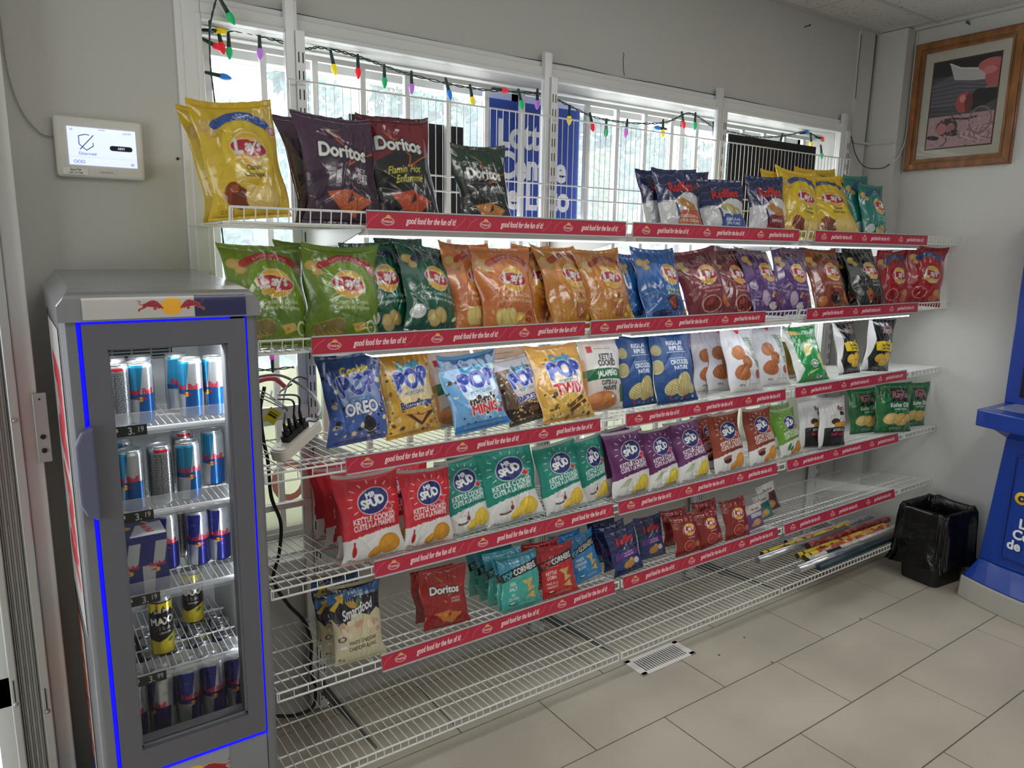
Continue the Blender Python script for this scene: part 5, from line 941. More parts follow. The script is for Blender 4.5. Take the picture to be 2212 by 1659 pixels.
BAGS = '''lays_classic|0.497,1.800,1.597,-1.6,11.5,-5.5,0.171,0.267|large yellow chip bag at the left end of the top shelf, tilted right|1
lays_classic|0.495,1.900,1.598,4.2,12.4,-7.1,0.154,0.268|yellow chip bag tucked behind the tilted yellow one at the top shelf's left end|1
dor_purple|0.725,1.800,1.591,1.2,11.2,0.4,0.189,0.274|large dark purple tortilla chip bag on the top shelf, in front of its twin|1
dor_purple|0.731,1.900,1.596,4.9,11.7,-5.0,0.179,0.278|large dark purple tortilla chip bag peeking out behind its twin on the top shelf|1
dor_hot|0.920,1.830,1.594,1.3,14.3,-3.2,0.199,0.287|large black and crimson tortilla chip bag with yellow script on the top shelf|1
dor_green|1.164,1.810,1.593,-0.3,10.0,-3.0,0.158,0.228|small glossy black-green tortilla chip bag standing alone in the middle of the top shelf|1
ruf_cheddar|1.961,1.800,1.591,-7.7,14.4,-1.2,0.176,0.227|navy, white and orange ridged chip bag, front one of the cheddar pair|1
ruf_cheddar|1.942,1.860,1.593,-4.3,14.4,-2.8,0.168,0.226|navy and orange ridged chip bag half hidden left of the front cheddar one|1
ruf_cheddar|2.174,1.920,1.592,-3.0,12.7,-1.4,0.175,0.240|navy ridged chip bag standing behind the blue regular one, only its top seen|1
ruf_regular|2.198,1.801,1.592,-15.1,17.5,-1.2,0.182,0.213|blue ridged chip bag with REGULAR NATURE print on the top shelf|1
ruf_bbq|2.476,1.820,1.590,-8.5,12.6,-0.1,0.183,0.240|navy ridged chip bag with a dark red BAR-B-Q foot on the top shelf|1
lays_classic2|2.627,1.860,1.592,-1.3,10.3,-1.3,0.191,0.269|yellow chip bag, leftmost of the yellow cluster on the top shelf's right, mostly hidden|1
lays_classic2|2.673,1.810,1.597,-5.9,16.1,4.7,0.211,0.275|upright yellow chip bag, second from the left in the top shelf's yellow cluster|1
lays_classic2|2.887,1.791,1.595,-14.4,27.1,-3.1,0.248,0.290|frontmost yellow chip bag of the cluster at the right of the top shelf|1
lays_classic2|3.109,1.880,1.594,-5.3,20.0,-2.8,0.222,0.296|yellow chip bag between the front yellow one and the teal bags on the top shelf|1
lays_classic2|3.080,1.970,1.592,-6.2,13.3,-1.1,0.240,0.323|yellow chip bag at the back of the top shelf's yellow cluster, mostly hidden|1
lays_teal|3.203,1.850,1.594,3.5,13.3,-2.9,0.202,0.290|teal chip bag squeezed between the yellow cluster and the other teal bag|1
lays_teal|3.208,1.800,1.591,0.2,12.9,0.8,0.178,0.251|teal chip bag at the right end of the top shelf, frontmost|1
lays_green|0.535,1.800,1.287,8.2,16.9,1.7,0.193,0.258|light green chip bag at the left end of the second shelf, beside the fridge|2
lays_green|0.715,1.790,1.286,-1.4,13.1,1.0,0.187,0.251|light green chip bag on the second shelf, second from the left|2
lays_green|0.682,1.921,1.291,8.7,15.5,5.1,0.176,0.259|light green chip bag standing behind the two front green ones, only its top corner seen|2
lays_forest|0.864,1.831,1.290,6.8,14.8,-4.6,0.167,0.265|dark green chip bag on the second shelf, left one of the dark green pair|2
lays_forest|0.980,1.800,1.297,16.7,20.4,9.7,0.186,0.259|dark green chip bag, right one of the pair, next to the orange bags|2
lays_forest|0.971,1.932,1.287,11.0,12.4,1.9,0.155,0.278|dark green chip bag hidden at the back behind the dark green pair|2
lays_orange|1.154,1.831,1.288,11.1,19.0,2.0,0.179,0.271|orange hot and sweet chip bag, left one of the two, partly overlapped|2
lays_orange|1.241,1.790,1.285,0.8,16.7,0.3,0.192,0.263|orange hot and sweet chip bag, right one, with its logo fully visible|2
lays_amber|1.398,1.861,1.287,10.3,14.3,1.5,0.166,0.264|amber chip bag peeking out just right of the orange ones on the second shelf|2
lays_amber|1.499,1.799,1.287,10.3,23.4,1.7,0.199,0.279|amber honey chip bag in the middle of the second shelf, second of three|2
lays_amber|1.659,1.789,1.289,3.6,22.5,-2.9,0.191,0.264|amber honey chip bag, rightmost of the three, with a bright foil glare|2
lays_blue|1.829,1.851,1.287,17.7,17.6,1.5,0.159,0.247|blue chip bag squeezed between the amber bags and the other blue one|2
lays_blue|1.905,1.789,1.286,1.2,21.2,0.5,0.202,0.273|blue chip bag with yellow print on the second shelf, showing a wide plain left side|2
lays_maroon|2.150,1.809,1.297,-8.1,17.6,-8.9,0.199,0.257|maroon chip bag on the second shelf, left one of the pair|2
lays_maroon|2.344,1.819,1.285,3.1,24.4,0.2,0.204,0.278|maroon chip bag on the second shelf, right one, beside the purple bags|2
lays_purple|2.493,1.799,1.291,6.1,24.8,4.1,0.211,0.284|purple chip bag, left one of the two front purple ones|2
lays_purple|2.668,1.800,1.288,-1.3,16.9,1.9,0.203,0.276|purple chip bag, right one of the two front purple ones, logo fully seen|2
lays_purple|2.497,1.930,1.287,5.8,17.0,1.3,0.192,0.279|purple chip bag at the back of the second shelf behind the maroon and purple ones|2
lays_rust|2.942,1.809,1.288,-3.9,22.1,1.9,0.217,0.283|rust brown barbecue chip bag left of the black ones on the second shelf|2
lays_black|3.261,1.899,1.286,-5.7,18.3,-0.4,0.199,0.265|black chip bag mostly hidden behind the front black one on the second shelf|2
lays_black|3.268,1.809,1.287,-2.5,22.9,-1.5,0.217,0.291|front black barbecue chip bag on the second shelf|2
lays_red|3.500,1.840,1.291,-8.9,8.7,-4.0,0.202,0.267|bright red ketchup chip bag beside the black ones, second from the right end|2
lays_red|3.674,1.799,1.292,-17.4,6.2,4.5,0.223,0.281|bright red chip bag at the far right end of the second shelf, ears spread wide|2
pop_oreo|0.797,1.905,0.985,-2.7,10.3,-4.1,0.168,0.255|blue cookie popcorn bag at the left end of the third shelf|3
pop_butter|0.970,1.899,0.986,-1.4,13.6,-4.6,0.162,0.255|golden candy popcorn bag, second from the left on the third shelf|3
pc_kettle|1.163,1.962,0.978,2.7,17.5,-1.5,0.167,0.243|white and orange kettle chip bag standing behind the light blue popcorn bag|3
pop_mm|1.158,1.821,0.993,-3.4,19.1,-5.7,0.181,0.234|light blue candy popcorn bag with colourful minis print on the third shelf|3
pc_kettle|1.370,1.988,0.978,-4.0,13.7,-2.0,0.185,0.252|white kettle chip bag standing behind the dark brown popcorn bag|3
pop_snick|1.340,1.831,0.992,0.2,19.1,-6.9,0.148,0.215|dark brown and silver candy popcorn bag in the middle of the third shelf|3
pop_twix|1.481,1.799,0.988,1.0,25.0,-0.3,0.202,0.255|shiny gold candy popcorn bag on the third shelf, crumpled at the top|3
pc_kettle|1.668,1.843,0.987,1.1,12.2,2.0,0.174,0.256|white kettle chip bag with a green jalapeno band, fully facing out|3
blue_rip|1.847,1.849,0.985,3.3,12.9,0.4,0.170,0.257|dark blue rippled chip bag on the third shelf, left one|3
blue_rip|2.009,1.815,0.987,-2.5,17.2,-0.2,0.191,0.261|dark blue rippled chip bag on the third shelf, right and larger looking one|3
pc_purple|2.222,1.953,0.979,2.9,15.8,1.0,0.173,0.251|purple chip bag standing behind the right-hand dark blue rippled one|3
white_rip|2.300,1.917,0.981,2.5,12.1,0.9,0.166,0.245|white rippled chip bag, leftmost of the white row on the third shelf, mostly covered|3
white_rip|2.358,1.876,0.985,-2.8,19.3,1.7,0.190,0.256|white rippled chip bag, second from the left of the white row|3
white_rip|2.373,1.784,0.991,2.1,21.8,1.8,0.190,0.266|white rippled chip bag, third from the left of the white row, standing furthest forward|3
white_rip|2.603,1.824,0.988,-0.7,20.3,1.8,0.188,0.260|white rippled chip bag at the right end of the white row|3
pc_orange|2.887,1.938,0.979,1.3,11.9,0.8,0.116,0.167|small orange chip bag half hidden behind the bright green one on the third shelf|3
green_cream|2.859,1.822,0.987,-4.7,23.5,-0.8,0.190,0.247|bright green and white chip bag standing alone right of the white row|3
ray_black|3.222,1.865,0.984,1.9,15.5,0.9,0.174,0.248|black chip bag with a yellow label, left one of the third shelf's pair|3
ray_black|3.361,1.823,0.990,-6.9,0.7,3.5,0.179,0.244|black chip bag with a yellow label, right one of the third shelf's pair|3
spud_red|0.769,1.729,0.690,-0.2,9.4,0.2,0.171,0.239|red kettle chip bag at the very front left of the fourth shelf, nearest the fridge|4
spud_red|0.939,1.765,0.687,-1.8,8.9,1.5,0.146,0.225|red kettle chip bag, right one of the two in the front, beside the teal row|4
spud_red|0.775,1.824,0.679,0.2,10.3,0.2,0.167,0.246|red kettle chip bag just behind the front left one, only its left edge seen|4
spud_red|0.780,1.940,0.666,-2.5,9.5,-0.9,0.158,0.235|red kettle chip bag third from the front in the left file of the fourth shelf|4
spud_red|0.788,2.037,0.656,-1.0,12.4,1.7,0.162,0.236|red kettle chip bag at the back of the left file, against the post|4
spud_red|0.915,1.882,0.674,-5.7,8.8,1.3,0.165,0.229|red kettle chip bag in the second row, its top showing above two front ones|4
spud_teal|1.097,1.781,0.688,1.1,18.3,-3.6,0.155,0.229|teal kettle chip bag, first of the teal row from the left, with a folded top|4
spud_teal|1.254,1.723,0.699,-7.2,17.9,-6.1,0.191,0.240|teal kettle chip bag, second of the teal row and the largest looking|4
spud_teal|1.455,1.748,0.694,-1.6,18.7,-5.3,0.162,0.227|teal kettle chip bag, third of the teal row|4
spud_teal|1.613,1.798,0.685,7.1,14.0,-2.9,0.135,0.223|teal kettle chip bag, rightmost of the teal row|4
spud_teal|1.181,1.887,0.672,-0.8,13.8,0.2,0.162,0.221|teal kettle chip bag in the second row behind the first teal one|4
spud_purple|1.764,1.820,0.685,0.3,16.1,-5.2,0.150,0.232|purple kettle chip bag standing behind at the left of the purple row|4
spud_purple|1.754,1.757,0.689,-2.3,16.3,-2.0,0.168,0.229|purple kettle chip bag, first of the three front purple ones from the left|4
spud_purple|1.912,1.739,0.691,0.9,18.9,-2.0,0.155,0.218|purple kettle chip bag, middle one of the three in front|4
spud_purple|2.082,1.735,0.691,1.3,23.2,-1.0,0.170,0.229|purple kettle chip bag, right one of the three in front, beside the brown bags|4
spud_brown|2.284,1.737,0.690,0.1,19.1,-0.5,0.171,0.233|rust brown kettle chip bag, left one of the two in front|4
spud_brown|2.492,1.755,0.688,-0.1,19.3,-1.0,0.167,0.228|rust brown kettle chip bag, right one, next to the light green one|4
spud_brown|2.288,1.848,0.678,-3.2,21.6,-1.8,0.165,0.214|rust brown kettle chip bag in the second row behind the purple ones|4
spud_green|2.689,1.779,0.686,2.0,17.0,-1.3,0.146,0.205|light green kettle chip bag beside the rust brown pair|4
spud_green|2.839,1.917,0.668,-0.7,15.4,0.1,0.142,0.199|light green kettle chip bag hidden behind the front light green one|4
ray_sweet|2.893,1.814,0.685,-0.9,14.3,4.7,0.153,0.217|white chip bag with a black foot, left one of the fourth shelf's pair|4
ray_sweet|2.959,1.752,0.691,-5.2,8.2,3.1,0.165,0.219|white chip bag with a black foot, right one of the fourth shelf's pair|4
ray_dill|3.392,1.861,0.675,-13.6,11.9,-0.7,0.168,0.212|green dill chip bag, leftmost of the three at the right of the fourth shelf|4
ray_dill|3.487,1.762,0.688,-17.5,7.5,1.0,0.200,0.236|green dill chip bag, middle and frontmost of the three|4
ray_dill|3.704,1.795,0.684,-13.6,-0.1,1.0,0.168,0.219|green dill chip bag, rightmost of the three, by the right wall|4
smartfood|0.714,1.716,0.414,-3.7,10.9,0.2,0.135,0.214|black and cream popcorn bag at the front left of the fifth shelf|5
smartfood|0.700,1.819,0.401,-6.2,10.6,-2.4,0.122,0.180|black and cream popcorn bag just behind the front one on the fifth shelf|5
smartfood|0.720,1.913,0.387,-4.7,11.0,1.4,0.131,0.196|black and cream popcorn bag third from the front, seen through the wires above|5
dor_nacho|1.011,1.783,0.407,-10.3,11.0,-2.3,0.130,0.173|small bright red tortilla chip bag at the front of its file on the fifth shelf|5
dor_nacho|1.014,1.854,0.398,-11.0,9.9,-3.6,0.120,0.154|small bright red tortilla chip bag behind the front red one on the fifth shelf|5
pc_teal|1.266,1.720,0.416,-7.0,11.3,-3.1,0.126,0.166|small turquoise popped corn bag, the front one of its file|5
pc_teal|1.261,1.764,0.410,-7.0,11.5,-3.6,0.122,0.161|small turquoise popped corn bag, second from the front of its file|5
pc_teal|1.262,1.818,0.403,-7.7,11.3,-4.0,0.123,0.162|small turquoise popped corn bag, third from the front of its file|5
pc_teal|1.261,1.878,0.394,-8.2,10.5,-3.4,0.120,0.157|small turquoise popped corn bag, fourth from the front of its file|5
pc_teal|1.260,1.941,0.385,-8.2,9.6,-2.7,0.118,0.153|small turquoise popped corn bag at the back of its file|5
pc_red|1.416,1.728,0.414,-6.2,13.1,-2.3,0.121,0.165|small red popped corn bag on the fifth shelf, the front one|5
pc_red|1.422,1.827,0.402,-9.5,12.1,-4.0,0.121,0.157|small red popped corn bag just behind the front red one|5
pc_blue|1.584,1.790,0.410,-3.0,15.3,-9.7,0.103,0.155|small sky blue popped corn bag on the fifth shelf, the front one|5
pc_blue|1.562,1.861,0.398,-7.2,12.6,-6.0,0.110,0.148|small sky blue popped corn bag behind the front blue one|5
ruf_small|1.725,1.740,0.416,-4.8,14.5,-6.4,0.114,0.160|small navy ridged chip bag on the fifth shelf, front left one|5
ruf_small|1.912,1.810,0.402,-5.1,12.7,-1.9,0.111,0.151|small navy ridged chip bag right of the front one, set a little back|5
ruf_small|1.739,1.810,0.406,-5.3,14.8,-6.2,0.113,0.157|small navy ridged chip bag directly behind the front left navy one|5
ruf_small|1.765,1.899,0.391,-3.7,13.2,-3.1,0.110,0.154|small navy ridged chip bag at the back of the navy file|5
ketch_small|2.036,1.734,0.416,-9.1,14.5,-5.5,0.107,0.139|small dark red ketchup chip bag, left one of the front three|5
ketch_small|2.165,1.720,0.421,-10.0,14.9,-10.9,0.101,0.132|small dark red ketchup chip bag, middle one of the front three|5
ketch_small|2.324,1.723,0.417,-9.4,16.0,-4.6,0.113,0.146|small dark red ketchup chip bag, right one of the front three|5
ketch_small|2.095,1.854,0.397,-11.8,11.5,-3.7,0.107,0.132|small dark red ketchup chip bag in the second row behind the left one|5
ketch_small|2.267,1.850,0.397,-10.6,12.3,-3.1,0.107,0.135|small dark red ketchup chip bag in the second row behind the middle one|5
vic_teal|2.617,1.828,0.405,-11.0,14.0,-12.2,0.081,0.107|very small teal chip bag at the right end of the fifth shelf's bags|5
vic_maroon|2.742,1.891,0.397,-10.9,14.7,-11.5,0.093,0.123|very small maroon and cream chip bag behind the little teal one|5
vic_purple|2.480,1.772,0.411,-7.8,12.2,-8.4,0.078,0.103|very small white and purple chip bag in front of the little teal one|5'''
_cache = {}; cnt = {}
for ln_ in BAGS.strip().split('\n'):
    key, pr, lab, sh = ln_.split('|'); x, y, z, yaw, lean, roll, w_, h_ = map(float, pr.split(','))
    i = cnt.get(key, 0); cnt[key] = i+1; var = i % (2 if key in ('spud_red', 'spud_teal', 'spud_purple', 'lays_green', 'lays_amber', 'white_rip', 'lays_classic2', 'pc_teal', 'lays_red', 'lays_orange', 'lays_purple', 'lays_forest') else 1)
    if (key, var) not in _cache:
        base, fn = DES[key]; ms = bag_meshes(key, sum(map(ord, key))*7 % 997+var*31, key in SMALL, base, fn); mt = MATF if key.startswith(MATTE) else FOIL
        for q in ms: q.materials.append(mt)
        _cache[(key, var)] = ms
    nm, ct = KIND.get(key[:3], ('chip_bag', 'chip bag')); me, s1, s2 = _cache[(key, var)]
    if key in ('pc_kettle', 'pc_purple', 'pc_orange'): nm, ct = 'chip_bag', 'chip bag'
    elif key.startswith('pc_'): nm, ct = 'snack_bag', 'snack bag'
    o = bpy.data.objects.new(nm, me); COL.objects.link(o); tag(o, lab, ct, f'snack bags on the {NAMES[int(sh)]} shelf')
    y = max(y, YF[int(sh)]+.045*(w_/W0)); z = zd(int(sh), y)+abs(math.sin(R(roll)))*w_*.4+.003
    o.matrix_world = Matrix.Translation((x, y, z)) @ Matrix.Rotation(R(yaw), 4, 'Z') @ Matrix.Rotation(R(-lean), 4, 'X') @ Matrix.Rotation(R(roll), 4, 'Y') @ Matrix.Diagonal((w_*(1.14 if key in SMALL else 1.08)/W0, (w_/W0+h_/H0)/2, h_*(1.05 if key in SMALL else 1.02)/H0, 1))
    for sm_, n_ in ((s1, 'top_seal'), (s2, 'bottom_seal')):
        c_ = bpy.data.objects.new(n_, sm_); COL.objects.link(c_); c_.parent = o
# ------------------------------------------------------------------ drinks fridge
GREY = mat('fridge_grey', (126, 128, 134), rough=.32, metal=.35, bump=.03, bscale=220, stretch=(1, 1, .03)); GR2 = mat('fridge_door_grey', (104, 104, 112), rough=.4, metal=.3, bump=.03, bscale=260, stretch=(.03, 1, 1))
ROOFM = mat('fridge_roof_silver', (158, 160, 164), rough=.22, metal=.6); INW = mat('fridge_liner', (222, 226, 228), rough=.35); RUB = mat('door_gasket', (120, 121, 126), rough=.6)
LED = mat('blue_led', (0, 0, 255), rough=.4, emit=1.6, ecol=(0, 0, 255))
fr_ = empty('drinks_fridge', (.2675, 1.9, 0), label='tall grey glass-door energy drink fridge edged with blue light at the left', cat='fridge'); FO = (-.2675, -1.9, 0)
def FB(mb, nm, m, par=None, **k):
    o = mb.build(nm, m, par or fr_, **k)
    if par is None: o.location = FO
    return o
m_ = MB()
m_.box(.08, .108, 1.685, 2.14, .02, 1.40); m_.box(.432, .455, 1.685, 2.14, .02, 1.40); m_.box(.08, .455, 2.11, 2.14, .02, 1.40); m_.box(.108, .432, 1.685, 2.11, .02, .385); m_.box(.108, .432, 1.70, 2.11, 1.372, 1.40)
FB(m_, 'cabinet', GREY)
m_ = MB(); m_.box(.108, .125, 1.70, 2.09, .385, 1.372); m_.box(.415, .432, 1.70, 2.09, .385, 1.372); m_.box(.108, .432, 2.085, 2.11, .385, 1.372); m_.box(.108, .432, 1.70, 2.11, .385, .40); m_.box(.108, .432, 1.70, 2.11, 1.36, 1.372); FB(m_, 'inner_liner', INW)
for x0, x1, sx in ((.08, .106, 0), (.431, .455, 1)):
    m_ = MB(); r_ = .012; pts = [(x0, 1.69), (x1, 1.69), (x1, 1.65), (x0, 1.65)]
    pts = ([(x1, 1.69), (x1, 1.652)] + [(x0+r_-r_*math.cos(R(a)), 1.652+r_-r_*math.sin(R(a))) for a in range(90, -1, -18)] + [(x0, 1.69)]) if sx == 0 else ([(x0, 1.69), (x0, 1.652)] + [(x1-r_+r_*math.cos(R(a)), 1.652+r_-r_*math.sin(R(a))) for a in range(90, -1, -18)] + [(x1, 1.69)])
    m_.prism(pts, .02, 1.388, 'z'); FB(m_, 'front_column', GREY)
m_ = MB(); m_.box(.106, .431, 1.655, 1.69, .03, .362); FB(m_, 'lower_panel', mat('fridge_lower', (140, 142, 146), rough=.35, metal=.3), bevel=.003)
# roof hood: chamfered and curved to the front
secs = []
for y, zt, cz in ((1.642, 1.431, .014), (1.646, 1.438, .018), (1.658, 1.444, .024), (1.70, 1.450, .032), (1.78, 1.457, .034), (2.14, 1.472, .036)):
    secs.append([(.076, y, 1.386), (.076, y, zt-cz), (.076+cz*.8, y, zt), (.459-cz*.8, y, zt), (.459, y, zt-cz), (.459, y, 1.386)])
m_ = MB(); loft(m_, secs); k = len(secs)
m_.add(secs[0], [tuple(range(6))[::-1]]); m_.add(secs[-1], [tuple(range(6))]); FB(m_, 'roof_hood', ROOFM, bevel=.002)
# logo panel
def bull(c, x, y, s, col, out, d=1):
    def T(P): return [(x+d*a*s, y+b_*s) for a, b_ in P]
    body = [(-1.05, .16), (-.7, .30), (-.3, .52), (.1, .62), (.45, .5), (.75, .2), (1.0, -.12), (1.12, -.3), (.95, -.34), (.8, -.26), (.62, -.34), (.5, -.2), (.3, -.14), (.45, -.3), (.3, -.46), (.1, -.42), (.02, -.3), (.16, -.3), (.1, -.16), (-.3, -.1), (-.6, -.08), (-.85, -.26), (-1.25, -.38), (-1.4, -.58), (-1.55, -.5), (-1.45, -.3), (-1.15, -.2), (-.98, .0)]
    if out: c.line(T(body+body[:1]), .07*s, out)
    c.poly(T(body), col); c.line(T([(-1.02, .12), (-1.3, .16), (-1.4, .35), (-1.2, .45), (-1.35, .58), (-1.55, .56)]), .07*s, col)
    c.line(T([(-.6, -.05), (-.35, -.2), (-.1, -.12)]), .04*s, out or col); c.line(T([(.3, .3), (.42, .2)]), .03*s, out or col)
c = Cv(330, .14, (186, 184, 180)); c.rect(.66, 1, 0, .2, (36, 40, 84)); c.ell(.52, .073, .068, .056, (236, 172, 44)); bull(c, .405, .078, .058, (150, 40, 62), (226, 160, 80)); bull(c, .635, .078, .058, (150, 40, 62), (226, 160, 80), -1)
def fnh(X, Y, Z): t = Z/.0434; return X, .0035*t**3-.0004, Z
o = panel('logo_panel', c, .31, printed('logo_print', rough=.22, coat=.4), fr_, loc=(.118-.2675, 1.6385-1.9, 1.390), fn=fnh)
# door
m_ = MB(); x0, x1, z0, z1 = .1145, .4265, .371, 1.381; gx0, gx1, gz0, gz1 = .157, .388, .428, 1.328
m_.box(x0, gx0, 1.648, 1.695, z0, z1); m_.box(gx1, x1, 1.648, 1.695, z0, z1); m_.box(gx0, gx1, 1.648, 1.695, z0, gz0); m_.box(gx0, gx1, 1.648, 1.695, gz1, z1)
door = FB(m_, 'door_frame', GR2)
gk = MB(); gk.box(gx0-.001, gx0+.004, 1.66, 1.699, gz0, gz1); gk.box(gx1-.004, gx1+.001, 1.66, 1.699, gz0, gz1); gk.box(gx0, gx1, 1.66, 1.699, gz0-.001, gz0+.004); gk.box(gx0, gx1, 1.66, 1.699, gz1-.004, gz1+.001); gk.build('gasket', RUB, door)
g2 = CLEAR.copy(); g2.name = 'fridge_glass'
for nd in g2.node_tree.nodes:
    if nd.type == 'FRESNEL': nd.inputs[0].default_value = 1.25
m_ = MB(); m_.box(gx0, gx1, 1.664, 1.668, gz0, gz1); m_.build('door_glass', g2, door)
m_ = MB(); m_.prism([(.084, 1.02), (.094, .995), (.119, .978), (.119, 1.178), (.096, 1.168), (.084, 1.14)], 1.630, 1.66, 'y'); m_.build('door_handle', mat('handle_blue_grey', (92, 94, 118), rough=.35), door, bevel=.005)
m_ = MB(); m_.box(.107, .1135, 1.656, 1.662, .345, 1.388); FB(m_, 'led_strip', LED); m_ = MB(); m_.box(.4275, .4325, 1.656, 1.662, .345, 1.383); FB(m_, 'led_strip', LED)
m_ = MB(); m_.box(.112, .395, 1.646, 1.652, 1.3815, 1.3875); FB(m_, 'led_strip', LED); m_ = MB(); m_.box(.112, .43, 1.650, 1.656, .363, .370); FB(m_, 'led_strip', LED)
# lower front logo and side decals
c = Cv(110, .62, (150, 151, 154)); c.ell(.36, .16, .26, .26, (236, 184, 40)); bull(c, .66, .2, .26, (160, 30, 44), (230, 190, 90), -1); panel('lower_logo', c, .13, PRINT, fr_, loc=(.21-.2675, 1.654-1.9, .285))
c = Cv(110, 1.9, (196, 194, 192)); c.text('Red Bull', .78, .92, .80, (206, 40, 60), bold=5, rot=90, cond=.52, shear=.12)
panel('side_wordmark', c, .36, PRINT, fr_, loc=(.0785-.2675, 2.10-1.9, .68), rot=(0, 0, R(-90)))
c = Cv(80, 3.0, (40, 44, 110)); c.poly([(0, 3), (1, 3), (1, 1.5), (.5, .9), (0, 1.9)], (140, 40, 40)); c.poly([(.5, 3), (1, 3), (1, 0), (.8, 0)], (196, 190, 186)); c.line([(.35, 3), (.75, 1.6), (.85, .1)], .06, (236, 190, 60)); c.specks(30, .04, .12, [(206, 90, 40), (236, 180, 70), (120, 30, 34)], (.1, .8, .8, 2.4), 3, .8)
panel('side_picture', c, .19, PRINT, fr_, loc=(.0785-.2675, 2.10-1.9, .04), rot=(0, 0, R(-90)))
# inner back grille
m_ = MB()
for i in range(13): m_.box(.16, .345, 2.078, 2.085, 1.245+.0085*i, 1.249+.0085*i)
for i in range(5): m_.box(.16+.045*i, .164+.045*i, 2.079, 2.0855, 1.243, 1.356)
FB(m_, 'back_grille', mat('grille_grey', (160, 166, 166), rough=.5)); m_ = MB(); m_.box(.158, .348, 2.0825, 2.0852, 1.243, 1.356); FB(m_, 'grille_recess', DARK)
area('fridge_lamp', (.27, 1.74, 1.352), (R(-14), 0, 0), .22, .03, 1.3, (.93, .97, 1.0))
area('fridge_side_fill', (.405, 1.722, .87), (R(90), 0, R(38)), .012, .9, .8, (.93, .97, 1.0)).data.shape = 'RECTANGLE'  # added unseen fill strip that brightens the lower fridge shelves
PLA = bpy.data.materials.new('clear_shelf_plastic'); PLA.use_nodes = True; nt = PLA.node_tree; nt.nodes.clear(); o_ = nt.nodes.new('ShaderNodeOutputMaterial'); tr = nt.nodes.new('ShaderNodeBsdfTransparent'); pb = nt.nodes.new('ShaderNodeBsdfPrincipled'); pb.inputs['Base Color'].default_value = (.8, .83, .87, 1); pb.inputs['Roughness'].default_value = .15; mx = nt.nodes.new('ShaderNodeMixShader'); mx.inputs[0].default_value = .24
nt.links.new(tr.outputs[0], mx.inputs[1]); nt.links.new(pb.outputs[0], mx.inputs[2]); nt.links.new(mx.outputs[0], o_.inputs[0])
FS = {'A': 1.145, 'B': .952, 'C': .757, 'D': .562, 'E': .402}
for kz, price in (('A', '3.19'), ('B', '3.19'), ('C', '3.19'), ('D', '3.99')):
    z = FS[kz]; m_ = MB()
    for i in range(19): x = .135+.0147*i; m_.tube([(x, 1.735, z-.0015), (x, 2.075, z-.0015)], .0014, 4, caps=False)
    for y in (1.735, 1.85, 1.97, 2.07): m_.tube([(.128, y, z-.0045), (.412, y, z-.0045)], .0024, 6)
    sh = FB(m_, 'fridge_shelf', WIRE); m_ = MB(); m_.box(.130, .410, 1.722, 1.7245, z-.004, z+.034); m_.box(.130, .410, 1.708, 1.7225, z-.006, z-.002); m_.box(.130, .410, 1.706, 1.709, z-.012, z+.002); m_.build('clear_front_rail', PLA, sh)
    c = Cv(110, .36, (16, 17, 20)); c.text('$', .10, .18, .16, W_, bold=1)
    c.text(price[0]+'.', .52, .06, .34, (206, 214, 214), bold=1, cond=.9); c.text(price[2:], .80, .12, .26, (206, 214, 214), bold=1, cond=.8)
    panel('price_tag', c, .064, PRINT, sh, loc=(.160, 1.7035, z-.012))
